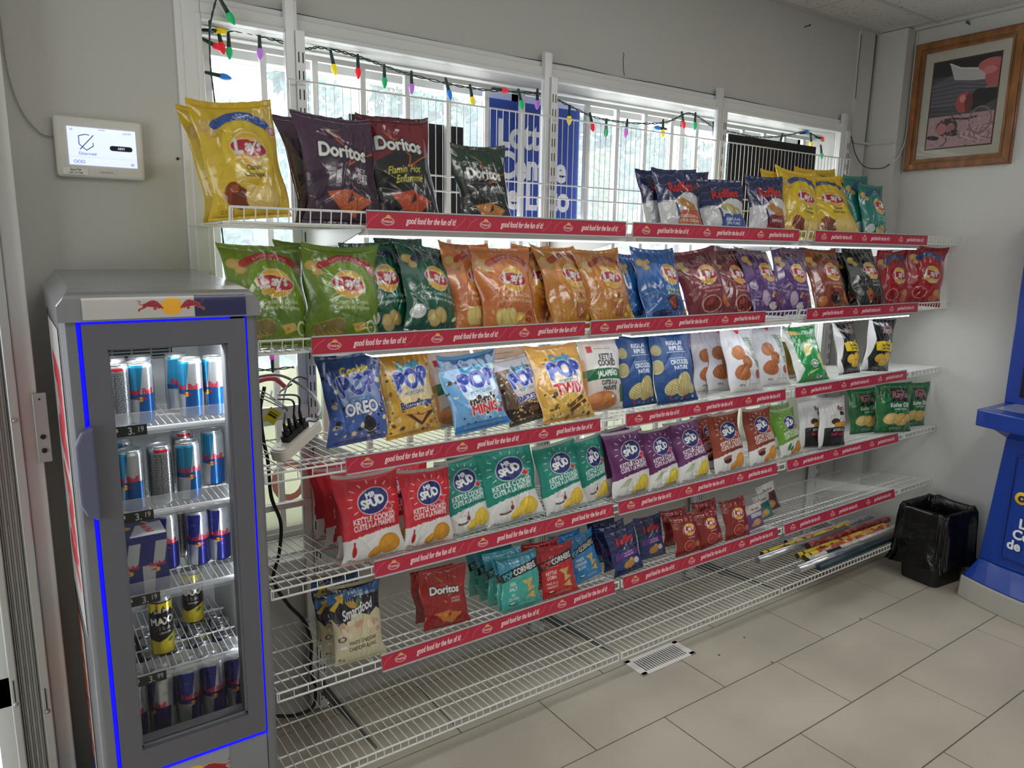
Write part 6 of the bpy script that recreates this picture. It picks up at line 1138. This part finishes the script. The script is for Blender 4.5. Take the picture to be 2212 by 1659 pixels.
# ------------------------------------------------------------------ cans
CANM = printed('printed_can', rough=.22, metal=.7, spec=.6); LIDM = mat('can_lid', (196, 198, 200), rough=.28, metal=.9)
def can_cv(kind):
    a = 1.0; c = Cv(150, a, (178, 182, 186))
    if kind in ('blue', 'navy'):
        hi, lo = ((38, 134, 176), (24, 84, 150)) if kind == 'blue' else ((34, 44, 128), (28, 34, 112))
        for s_ in (0, .5):
            c.poly([(s_+.06, a), (s_+.30, a), (s_+.24, .46), (s_+.02, .46)], hi); c.poly([(s_+.24, .50), (s_+.48, .50), (s_+.45, 0), (s_+.21, 0)], lo)
            c.rect(s_+.02, s_+.25, .42, .50, hi if kind == 'navy' else lo)
            c.ell(s_+.25, .42, .030, .042, (238, 190, 60)); bull(c, s_+.21, .42, .032, (196, 36, 50), None); bull(c, s_+.29, .42, .032, (196, 36, 50), None, -1); c.text('Red Bull', s_+.25, .50, .135, (206, 34, 62), bold=3, cond=.72)
            if kind == 'navy': c.text('ENERGY DRINK', s_+.27, .33, .032, (90, 96, 150), cond=.8); c.ell(s_+.41, .74, .02, .028, (80, 90, 140), ring=.003); c.lines(s_+.08, .8, .14, 2, .03, (120, 130, 190), .008)
        c.rect(0, 1, 0, .02, (40, 50, 120)); c.rect(0, 1, .97, 1, (178, 182, 186))
    elif kind == 'facts':
        for s_ in (.28,):
            c.rect(.30, .70, .1, .9, (150, 154, 158)); c.lines(.32, .86, .36, 26, .028, (40, 42, 46), .010); c.poly([(.4, .96), (.6, .96), (.62, .91), (.42, .91)], (190, 40, 50)); c.line([(.5, .12), (.5, .88)], .006, (60, 62, 66))
        c.poly([(.0, a), (.14, a), (.10, 0), (.0, 0)], (34, 110, 160)); c.poly([(.86, a), (1, a), (1, 0), (.82, 0)], (34, 110, 160))
    else:
        c.rect(0, 1, 0, a, (30, 30, 32)); 
        for s_ in (0, .5):
            c.rect(s_, s_+.5, .76, .93, (226, 206, 50)); c.poly([(s_+.1, .76), (s_+.18, .84), (s_+.22, .78), (s_+.28, .88), (s_+.32, .78), (s_+.4, .82), (s_+.42, .74), (s_+.25, .7)], (20, 20, 22)); c.poly([(s_, .32), (s_+.2, .26), (s_+.45, .38), (s_+.5, .32), (s_+.5, .04), (s_, .04)], (214, 196, 50)); c.ell(s_+.3, .2, .1, .09, (236, 216, 60)); c.ell(s_+.36, .27, .05, .03, (90, 130, 50), rot=30)
            c.text('bad boy', s_+.26, .77, .10, W_, bold=1, cond=.7, rot=8, shear=.2); c.text('MAXX', s_+.28, .56, .17, W_, bold=3, cond=.8, rot=4); c.text('12 % alc', s_+.27, .46, .09, (190, 190, 190), cond=.7); c.text('LEMON', s_+.29, .39, .05, W_, bold=1)
        c.rect(0, 1, .95, 1, (178, 182, 186))
    return c
CD = {k_: can_cv(k_).down() for k_ in ('blue', 'navy', 'facts', 'lemon')}
def can_proto(kind, r, h, lo=False):
    C = CD[kind]
    if lo: C = C[::2, ::2]
    m, n = C.shape[:2]; t = np.linspace(0, 1, m); rr = np.where(t < .04, r*(.84+.16*(t/.04)**.6), np.where(t > .93, r*(1-.13*((t-.93)/.07)**1.3), r)); A_ = -np.pi/2+2*np.pi*(np.arange(n)/n-.5)
    P = np.stack([rr[:, None]*np.cos(A_)[None], rr[:, None]*np.sin(A_)[None], np.repeat((t*h)[:, None], n, 1)], -1)
    b_ = grid_mesh('can', P, C, True, wrap=True); b_.materials.append(CANM)
    l_ = MB(); l_.lathe([(r*.86, h-.001), (r*.90, h+.0012), (r*.88, h+.0025), (r*.82, h+.0015), (r*.80, h-.003), (.002, h-.003)], 40); lm = l_.mesh('can_lid'); lm.materials.append(LIDM); lm.polygons.foreach_set('use_smooth', [True]*len(lm.polygons))
    q = MB(); q.tube(bez([(-.006, -.003, h-.0012), (0, -.013, h-.0008), (.006, -.003, h-.0012), (0, .005, h-.0012), (-.006, -.003, h-.0012)], 5), .0012, 5); q.box(-.0045, .0045, -.002, .004, h-.003, h-.0008); qm = q.mesh('pull_tab'); qm.materials.append(LIDM)
    d_ = MB(); d_.lathe([(r*.70, .0), (r*.84, .0005), (r*.80, .002)], 30); dm_ = d_.mesh('can_base'); dm_.materials.append(LIDM)
    return b_, lm, qm, dm_
CP = {}
def can(kind, x, y, z, yaw, lab, grp, h=.135, r=.0265, lo=False):
    k_ = (kind, h, r)
    if k_ not in CP: CP[k_] = can_proto(kind, r, h)
    b_, lm, qm, dm_ = CP[k_]; o = bpy.data.objects.new('drink_can', b_); COL.objects.link(o); o.location = (x, y, z); o.rotation_euler = (0, 0, R(yaw)); tag(o, lab, 'can', grp)
    for me, nm in ((lm, 'can_lid'), (qm, 'pull_tab'), (dm_, 'base_rim')): c_ = bpy.data.objects.new(nm, me); COL.objects.link(c_); c_.parent = o
G1 = 'drink cans on the top fridge shelf'; G2 = 'drink cans on the second fridge shelf'; G3 = 'drink cans on the third fridge shelf'; G5 = 'tall drink cans on the fridge floor'
z = FS['A']+.0005
# canvas front is u=.25 or .75 for the logo -> yaw +-90 turns it to the door
can('facts', .178, 1.765, z, -8, 'silver can turned to its fine print, far left on the top fridge shelf', G1); can('blue', .226, 1.775, z, 84, 'blue and silver can, front left on the top fridge shelf above the price tag', G1)
can('blue', .332, 1.78, z, 60, 'blue and silver can in the middle of the top fridge shelf, front row', G1); can('blue', .386, 1.785, z, 40, 'silver and blue can at the right end of the top fridge shelf', G1)
can('blue', .240, 1.86, z, 120, 'blue can in the second row behind the front left one, top fridge shelf', G1); can('blue', .318, 1.865, z, 110, 'blue can in the second row behind the middle one, top fridge shelf', G1); can('facts', .186, 1.86, z, 20, 'silver can in the second row at the far left of the top fridge shelf', G1)
z = FS['B']+.0005
can('blue', .193, 1.765, z, 58, 'blue and silver can with a red rim mark, front left on the second fridge shelf', G2); can('facts', .254, 1.775, z, 0, 'silver fine-print can in the middle front of the second fridge shelf', G2); can('blue', .313, 1.775, z, 96, 'blue can right of the fine-print can on the second fridge shelf', G2)
can('blue', .388, 1.86, z, 70, 'blue and silver can standing back at the right of the second fridge shelf', G2); can('facts', .325, 1.90, z, 0, 'silver can at the back of the second fridge shelf, mostly hidden by the shelf above', G2); can('blue', .188, 1.88, z, 80, 'blue can at the back left of the second fridge shelf', G2)
z = FS['C']+.0005
can('navy', .270, 1.86, z, 70, 'navy and silver can right behind the drinks carton, third fridge shelf', G3); can('facts', .312, 1.92, z, 10, 'silver can at the back of the third fridge shelf', G3); can('navy', .336, 1.845, z, 88, 'navy and silver can in the middle of the third fridge shelf', G3); can('navy', .389, 1.85, z, 72, 'navy can at the right end of the third fridge shelf', G3)
c = Cv(110, 1.25, (34, 44, 120)); 
for i in range(2): c.poly([(.28+.5*i, 1.1), (.5+.5*i, 1.1), (.42+.5*i, .6), (.2+.5*i, .6)], (186, 188, 192)); c.poly([(.0+.5*i, .6), (.26+.5*i, .6), (.2+.5*i, 0), (.0+.5*i, 0)], (186, 188, 192)); c.text('Red Bull', .28+.5*i, .56, .13, (206, 34, 62), bold=3, cond=.7); c.ell(.28+.5*i, .48, .05, .05, (236, 186, 50)); bull(c, .22+.5*i, .48, .045, (196, 36, 50), None)
cbx = MB(); cbx.box(0, .108, 0, .108, 0, .135); cbo = tag(cbx.build('drinks_carton', mat('carton_navy', (34, 44, 110), rough=.4), loc=(.143, 1.735, FS['C']+.0006)), 'navy cardboard four-pack of energy drinks at the left of the third fridge shelf', 'carton')
panel('carton_front', c, .108, PRINT, cbo, loc=(0, -.0006, 0)); c = Cv(90, 1., (34, 44, 110)); c.poly([(.3, .0), (1, .0), (1, .8), (.5, .7)], (206, 206, 208)); c.text('Red Bull', .62, .45, .2, (206, 34, 62), bold=3, cond=.8, rot=-80); c.ell(.3, .6, .1, .1, (236, 186, 50)); c.line([(.6, 1), (.75, .75)], .06, (206, 196, 60)); panel('carton_top', c, .108, PRINT, cbo, loc=(0, 0, .1356), rot=(R(-90), 0, 0))
cbo2 = c
z = FS['D']+.0005
can('lemon', .236, 1.815, z, 88, 'yellow and black can at the front of the fourth fridge shelf', 'yellow and black cans', h=.145); can('lemon', .330, 1.935, z, 70, 'yellow and black can further back on the fourth fridge shelf', 'yellow and black cans', h=.145)
z = FS['E']+.0005; rows = ['front', 'second', 'third', 'fourth', 'back']; cl_ = ['leftmost', 'second from left', 'middle', 'second from right', 'rightmost']
for r_i in range(5):
    for k_i in range(5):
        can('navy', .160+.0572*k_i+(.004 if r_i % 2 else 0), 1.745+.0600*r_i, z, (62, 40, 100, 86, 75)[k_i]+13*r_i, f'navy and silver can on the fridge floor, {cl_[k_i]} of the {rows[r_i]} row', G5, h=.140, r=.0272)
# ------------------------------------------------------------------ string of coloured bulbs
CORD = mat('green_light_cord', (22, 60, 44), rough=.5); SOCK = mat('dark_green_socket', (20, 52, 44), rough=.45)
BC = {'g': (20, 170, 100), 'y': (240, 214, 30), 'r': (232, 30, 50), 'p': (178, 110, 206), 'b': (20, 120, 206), 'm': (206, 80, 206)}
def bulbm(k_):
    return mat('bulb_'+{'g': 'green', 'y': 'yellow', 'r': 'red', 'p': 'purple', 'b': 'blue', 'm': 'magenta'}[k_], BC[k_], rough=.2, emit=.25, bump=.6, bscale=300)
sl_ = empty('string_lights', (.5, 2.235, 2.1), label='green string of coloured pointed bulbs draped along the top of the window', cat='string lights'); SO = Vector((-.5, -2.235, -2.1))
path = bez([(.545, 2.155, 2.22), (.525, 2.15, 2.17), (.508, 2.15, 2.11), (.52, 2.19, 2.10), (.545, 2.235, 2.118), (.62, 2.24, 2.128), (.70, 2.245, 2.122), (.79, 2.245, 2.112), (.84, 2.245, 2.122), (.91, 2.245, 2.120), (.98, 2.245, 2.112), (1.05, 2.245, 2.10), (1.13, 2.245, 2.088), (1.27, 2.245, 2.078), (1.40, 2.245, 2.076), (1.53, 2.245, 2.084), (1.66, 2.245, 2.094), (1.72, 2.245, 2.088), (1.80, 2.245, 2.068), (1.92, 2.245, 2.042), (2.06, 2.245, 2.038), (2.22, 2.245, 2.048), (2.33, 2.245, 2.068), (2.44, 2.245, 2.112), (2.52, 2.245, 2.100), (2.63, 2.245, 2.068), (2.75, 2.245, 2.064), (2.9, 2.245, 2.06), (3.05, 2.245, 2.075), (3.18, 2.245, 2.10), (3.28, 2.245, 2.120), (3.43, 2.245, 2.09)], 8)
v_ = bez([(.508, 2.16, 2.12), (.522, 2.235, 2.03), (.528, 2.235, 1.92), (.535, 2.235, 1.75), (.527, 2.235, 1.6), (.535, 2.235, 1.45), (.53, 2.235, 1.25), (.6, 2.235, 1.17), (.72, 2.235, 1.165)], 9)
m_ = MB()
for pp_ in (path, v_):
    for ph in (0, math.pi):
        q = [p+SO+Vector((0, math.cos(i*1.1+ph)*.003, math.sin(i*1.1+ph)*.003)) for i, p in enumerate(pp_)]; m_.tube(q, .0020, 5)
m_.build('twisted_cord', CORD, sl_)
for (x, z_, k_, dx, dz) in [(.560, 2.135, 'G', .6, -1), (.553, 2.118, 'y', 1, .1), (.543, 2.076, 'r', 1, -.4), (.556, 2.078, 'r', .2, -1), (.575, 2.068, 'g', 0, -1), (.66, 2.078, 'p', 0, -1), (.558, 2.0, 'b', 1, -.1), (.572, 1.925, 'm', 1, .1), (.88, 2.068, 'y', .2, -1), (.957, 2.068, 'r', 0, -1), (1.045, 2.052, 'g', 0, -1), (1.14, 2.046, 'p', 0, -1), (1.28, 2.045, 'b', .3, -1), (1.37, 2.035, 'y', .2, -1), (1.50, 2.084, 'r', 1, 0), (1.575, 2.048, 'g', .3, -1), (1.645, 2.056, 'p', 0, -1), (1.795, 2.018, 'y', 0, -1), (1.91, 2.005, 'r', .3, -1), (1.98, 1.99, 'g', 0, -1), (2.085, 2.0, 'm', -.1, -1), (2.26, 2.035, 'b', -1, 0), (2.29, 2.02, 'y', 0, -1), (2.41, 2.065, 'r', .3, -1), (2.48, 2.068, 'g', 0, -1), (2.605, 2.045, 'p', .2, -1), (2.645, 2.04, 'b', .1, -1), (3.07, 2.045, 'g', -.3, -1), (3.27, 2.115, 'b', 1, .2), (3.315, 2.065, 'y', .2, -1), (3.40, 2.10, 'r', 1, 0), (3.41, 2.02, 'g', .3, -1), (.655, 1.205, 'm', 0, 1), (1.86, 1.17, 'g', 0, -1)]:
    d = Vector((dx, 0, dz)).normalized(); q_ = Vector((0, 0, -1)).rotation_difference(d).to_matrix().to_4x4(); T_ = Matrix.Translation(Vector((x, 2.15 if k_ == 'G' else 2.238, z_))+SO) @ q_; k_ = k_.lower()
    m_ = MB(); m_.lathe([(.0035, .052), (.0045, .046), (.0058, .02), (.0062, .012), (.004, .011)], 10, M=T_); s_ = m_.build('socket', SOCK, sl_, smooth=True)
    m_ = MB(); m_.lathe([(.003, .014), (.0078, .010), (.0095, .002), (.0088, -.006), (.0060, -.014), (.0020, -.020), (.0004, -.021)], 12, M=T_); m_.build('bulb', bulbm(k_), s_, smooth=True)
# ------------------------------------------------------------------ power strip, plugs and cables
PS = mat('yellowed_white_plastic', (206, 200, 188), rough=.4)
ps = empty('power_strip', (.612, 1.93, 1.022), label='off-white power strip lying tilted on the third shelf beside the fridge', cat='power strip'); Tm = Matrix.Rotation(R(36), 4, 'Z') @ Matrix.Rotation(R(-16), 4, 'Y')
ps.matrix_world = Matrix.Translation((.612, 1.90, 1.025)) @ Tm
m_ = MB(); m_.prism(rrect(.093, .026, .018, 5), -.016, .012, 'z'); m_.prism(rrect(.088, .022, .016, 5), .012, .015, 'z'); m_.build('housing', PS, ps, bevel=.002)
for i in range(5):
    m_ = MB(); x = -.072+.03*i
    for yy in (-.005, .005): m_.box(x-.0008, x+.0008, yy-.0035, yy+.0035, .0148, .0154)
    m_.box(x+.008, x+.0115, -.0018, .0018, .0148, .0154); m_.build('socket_outlet', DARK, ps)
m_ = MB(); m_.box(.070, .088, -.018, .018, .0148, .018); m_.build('rocker_switch', mat('switch_black', (30, 28, 28), rough=.3), ps, bevel=.001)
plugs = []
for i, (x, kk) in enumerate([(-.036, 'black ribbed plug'), (-.014, 'dark adapter plug'), (.010, 'black plug'), (.036, 'black plug')]):
    base_ = ps.matrix_world @ Vector((x, 0, .0158)); m_ = MB(); hh = .030 if i != 1 else .034
    m_.prism(rrect(.012, .013, .004, 3), 0, hh*.55, 'z'); m_.prism(rrect(.008, .009, .004, 3), hh*.55, hh, 'z'); m_.tube([(0, 0, hh), (0, 0, hh+.022)], .0045, 8, rs=[.0058, .0038])
    for r2 in range(4): m_.tube([(0, 0, hh+.003+.005*r2), (0, 0, hh+.005+.005*r2)], .0064-.0006*r2, 8)
    o = m_.build('plug', BLACKP, bevel=.0008); o.matrix_world = Matrix.Translation(base_) @ Tm; tag(o, ('black ribbed plug, first from the left in the power strip', 'squat dark green-black adapter, second in the power strip', 'black plug, third in the power strip', 'black plug with a grip, last in the power strip beside the post')[i], 'plug', 'plugs in the power strip'); plugs.append(o.matrix_world @ Vector((0, 0, hh+.02)))
def cable(nm, pts, r, m, lab): m_ = MB(); m_.tube(bez(pts, 8), r, 8); return tag(m_.build(nm, m, smooth=True), lab, 'cable')
BK = mat('black_cable_jacket', (16, 17, 19), rough=.45); GC = mat('grey_cable_jacket', (150, 150, 148), rough=.45)
p0, p1, p2, p3 = plugs
cy = cable('grey_cable', [p0, p0+Vector((.008, .01, .03)), (.615, 2.02, 1.10), (.655, 2.10, 1.135), (.70, 2.14, 1.15), (.73, 2.15, 1.14)], .0028, mat('dark_grey_cable', (90, 90, 92), rough=.45), 'dark grey cable looping from the first plug over the steel bar')
cable('black_cable', [p2, p2+Vector((0, .01, .04)), (p2.x-.01, 2.05, 1.11), (.62, 2.14, 1.115)], .0030, BK, 'black cable rising from the third plug to the steel bar'); cable('black_cable', [p3, p3+Vector((0, .01, .04)), (p3.x-.01, 2.06, 1.12), (.68, 2.14, 1.13)], .0030, BK, 'black cable rising from the plug nearest the post')
cable('white_supply_cable', [(.69, 1.955, 1.065), (.715, 2.0, 1.075), (.725, 2.08, 1.10), (.70, 2.145, 1.13), (.64, 2.152, 1.16), (.56, 2.152, 1.15), (.50, 2.152, 1.10), (.49, 2.15, .98)], .0042, GC, 'thick pale grey cable arching over the steel bar to the power strip')
for i in range(3): cable('thin_cable', [(.475, 2.06, 1.115+.006*i), (.53, 2.08, 1.125+.008*i), (.575, 2.05, 1.11+.01*i), p1+Vector((0, .0, .02+.004*i))], .0018, GC, ('thin grey wire of the bundle of three, lowest one', 'thin grey wire of the bundle of three, middle one', 'thin grey wire of the bundle of three, highest one')[i])
cable('fridge_power_cable', [(.60, 2.14, 1.13), (.585, 2.142, 1.06), (.59, 2.142, .97), (.60, 2.142, .90), (.605, 2.142, .79), (.63, 2.142, .70), (.62, 2.142, .60), (.60, 2.142, .52), (.64, 2.142, .43), (.69, 2.142, .355), (.71, 2.142, .27), (.705, 2.142, .19), (.715, 2.135, .11), (.70, 2.12, .06), (.64, 2.11, .06), (.58, 2.10, .085), (.49, 2.1, .12)], .0056, BK, 'thick black power cable hanging down the wall in a loop under the shelves')
cable('thin_white_cord', [(.50, 2.05, .84), (.535, 2.07, .80), (.545, 2.09, .74), (.525, 2.11, .67), (.49, 2.12, .63)], .0026, mat('beige_cord', (176, 166, 146), rough=.5), 'thin beige cord curling below the timer plug')
m_ = MB(); m_.box(-.02, .02, -.018, .018, -.012, .012); o = m_.build('white_adapter', PS, loc=(.505, 2.03, .885), rot=(0, R(20), R(20)), bevel=.004); tag(o, 'small white adapter block sticking out behind the fridge under the third shelf', 'adapter')
m_ = MB(); m_.box(-.022, .022, -.012, .012, -.009, .009); o = m_.build('beige_plug', mat('beige_plug_plastic', (168, 146, 118), rough=.5), loc=(.507, 2.03, .850), rot=(0, R(30), R(20)), bevel=.004); tag(o, 'beige plug just below the white adapter beside the fridge', 'plug')
m_ = MB(); m_.box(-.017, .017, -.0006, .0006, -.02, .02); o = m_.build('yellow_warning_tag', mat('yellow_tag', (226, 206, 40), rough=.5), loc=(.575, 1.99, 1.075), rot=(0, R(35), R(-20))); tag(o, 'yellow warning tag on the cables above the power strip', 'tag')
m_ = MB(); m_.box(-.012, .012, -.0007, -.0006, -.003, .003); m_.box(-.012, .012, -.0007, -.0006, .006, .009); m_.build('tag_print', DARK, o)
m_ = MB(); m_.tube(bez([(.545, 2.15, 1.12), (.58, 2.146, 1.145), (.63, 2.146, 1.15), (.665, 2.15, 1.12)], 6), .007, 8, rs=None); o = m_.build('pink_cloth_tie', mat('pink_cloth', (232, 110, 130), rough=.8, bump=.8, bscale=80), smooth=True); tag(o, 'pink cloth scrap tied around the cables on the steel bar', 'cloth tie')
# ------------------------------------------------------------------ gift wrap rolls on the bottom shelf
def roll_cv(kind):
    c = Cv(60, 4., dict(red=(150, 56, 60), yellow=(222, 186, 60), ornate=(176, 74, 60), white=(206, 202, 194), grey=(176, 170, 176))[kind])
    D = dict(red=[(196, 96, 96), (110, 36, 44), (190, 130, 120)], yellow=[(206, 60, 50), (240, 214, 90), (40, 36, 40)], ornate=[(226, 186, 80), (206, 50, 50), (230, 200, 170), (90, 40, 40)], white=[(180, 176, 170), (226, 222, 214), (190, 170, 170)], grey=[(140, 134, 146), (206, 200, 204), (160, 140, 160)])[kind]
    c.specks(110, .05, .14, D, (0, 1, 0, 4), 5, .85)
    if kind == 'white': c.rect(0, 1, .75, 1.35, (26, 34, 52)); c.text('WRAP', .5, .95, .3, W_, bold=2, rot=90)
    if kind == 'ornate': c.rect(0, 1, 0, .55, (226, 196, 60)); c.rect(0, 1, .2, .26, (40, 36, 40))
    if kind == 'yellow': c.rect(0, 1, 0, .6, (226, 200, 60)); c.rect(0, 1, .2, .25, (30, 30, 30))
    return c
RLM = printed('gift_wrap_paper', rough=.3)
def roll(kind, p0, p1, r, lab):
    p0, p1 = Vector(p0), Vector(p1); L = (p1-p0).length; d = (p1-p0).normalized(); Q = Vector((0, 0, 1)).rotation_difference(d).to_matrix().to_4x4(); Mx = Matrix.Translation(p0) @ Q
    if kind in ('silver', 'teal'):
        m_ = MB(); m_.lathe([(r*.93, 0), (r, 0), (r, L), (r*.93, L)], 28); o = m_.build('gift_wrap_roll', mat('silver_film', (196, 198, 202), rough=.18, metal=.85) if kind == 'silver' else mat('dark_teal_paper', (26, 52, 62), rough=.4), smooth=True)
    else:
        C = roll_cv(kind).down()[::2]; m, n = C.shape[:2]; A_ = 2*np.pi*np.arange(n)/n; P = np.stack([np.repeat(r*np.cos(A_)[None], m, 0), np.repeat(r*np.sin(A_)[None], m, 0), np.repeat(np.linspace(0, L, m)[:, None], n, 1)], -1); o = link('gift_wrap_roll', grid_mesh('gift_wrap_roll', P, C, True, wrap=True), RLM)
    o.matrix_world = Mx; tag(o, lab, 'gift wrap roll', 'gift wrap rolls on the bottom shelf')
    m_ = MB(); m_.lathe([(r*.92, .001), (r*.92, .004), (r*.5, .02)], 20); m_.build('hollow_core', mat('cardboard_core', (70, 54, 44), rough=.9), o)
RZ = .146
for kd, a, b_, r, lb in (('grey', (3.017, 1.985), (3.735, 1.96), .0145, 'pale grey floral gift wrap roll at the back of the bottom shelf'), ('silver', (2.716, 1.925), (3.43, 1.925), .0165, 'silver gift wrap roll lying apart at the left with an open end'),
        ('yellow', (2.80, 1.962), (3.50, 1.957), .0135, 'yellow and black ended gift wrap roll half hidden behind the left silver roll'), ('red', (3.055, 1.893), (3.745, 1.878), .0165, 'dusty red patterned gift wrap roll'), ('yellow', (2.912, 1.853), (3.645, 1.840), .0135, 'gift wrap roll with a yellow end, between the red and the ornate ones'),
        ('ornate', (2.921, 1.823), (3.63, 1.812), .0135, 'red and gold patterned gift wrap roll with a yellow end, beside the white one'), ('white', (2.896, 1.790), (3.631, 1.782), .0155, 'white floral gift wrap roll with a black label'), ('silver', (2.766, 1.752), (3.55, 1.752), .0175, 'silver gift wrap roll at the front edge of the bottom shelf'),
        ('teal', (2.868, 1.715), (3.50, 1.717), .0125, 'dark teal gift wrap roll at the very front edge of the bottom shelf')):
    z_ = lambda y: zd(6, y)+.002+r
    roll(kd, (a[0], a[1], z_(a[1])), (b_[0], b_[1], z_(b_[1])), r, lb)

bpy.data.objects.remove(_to)
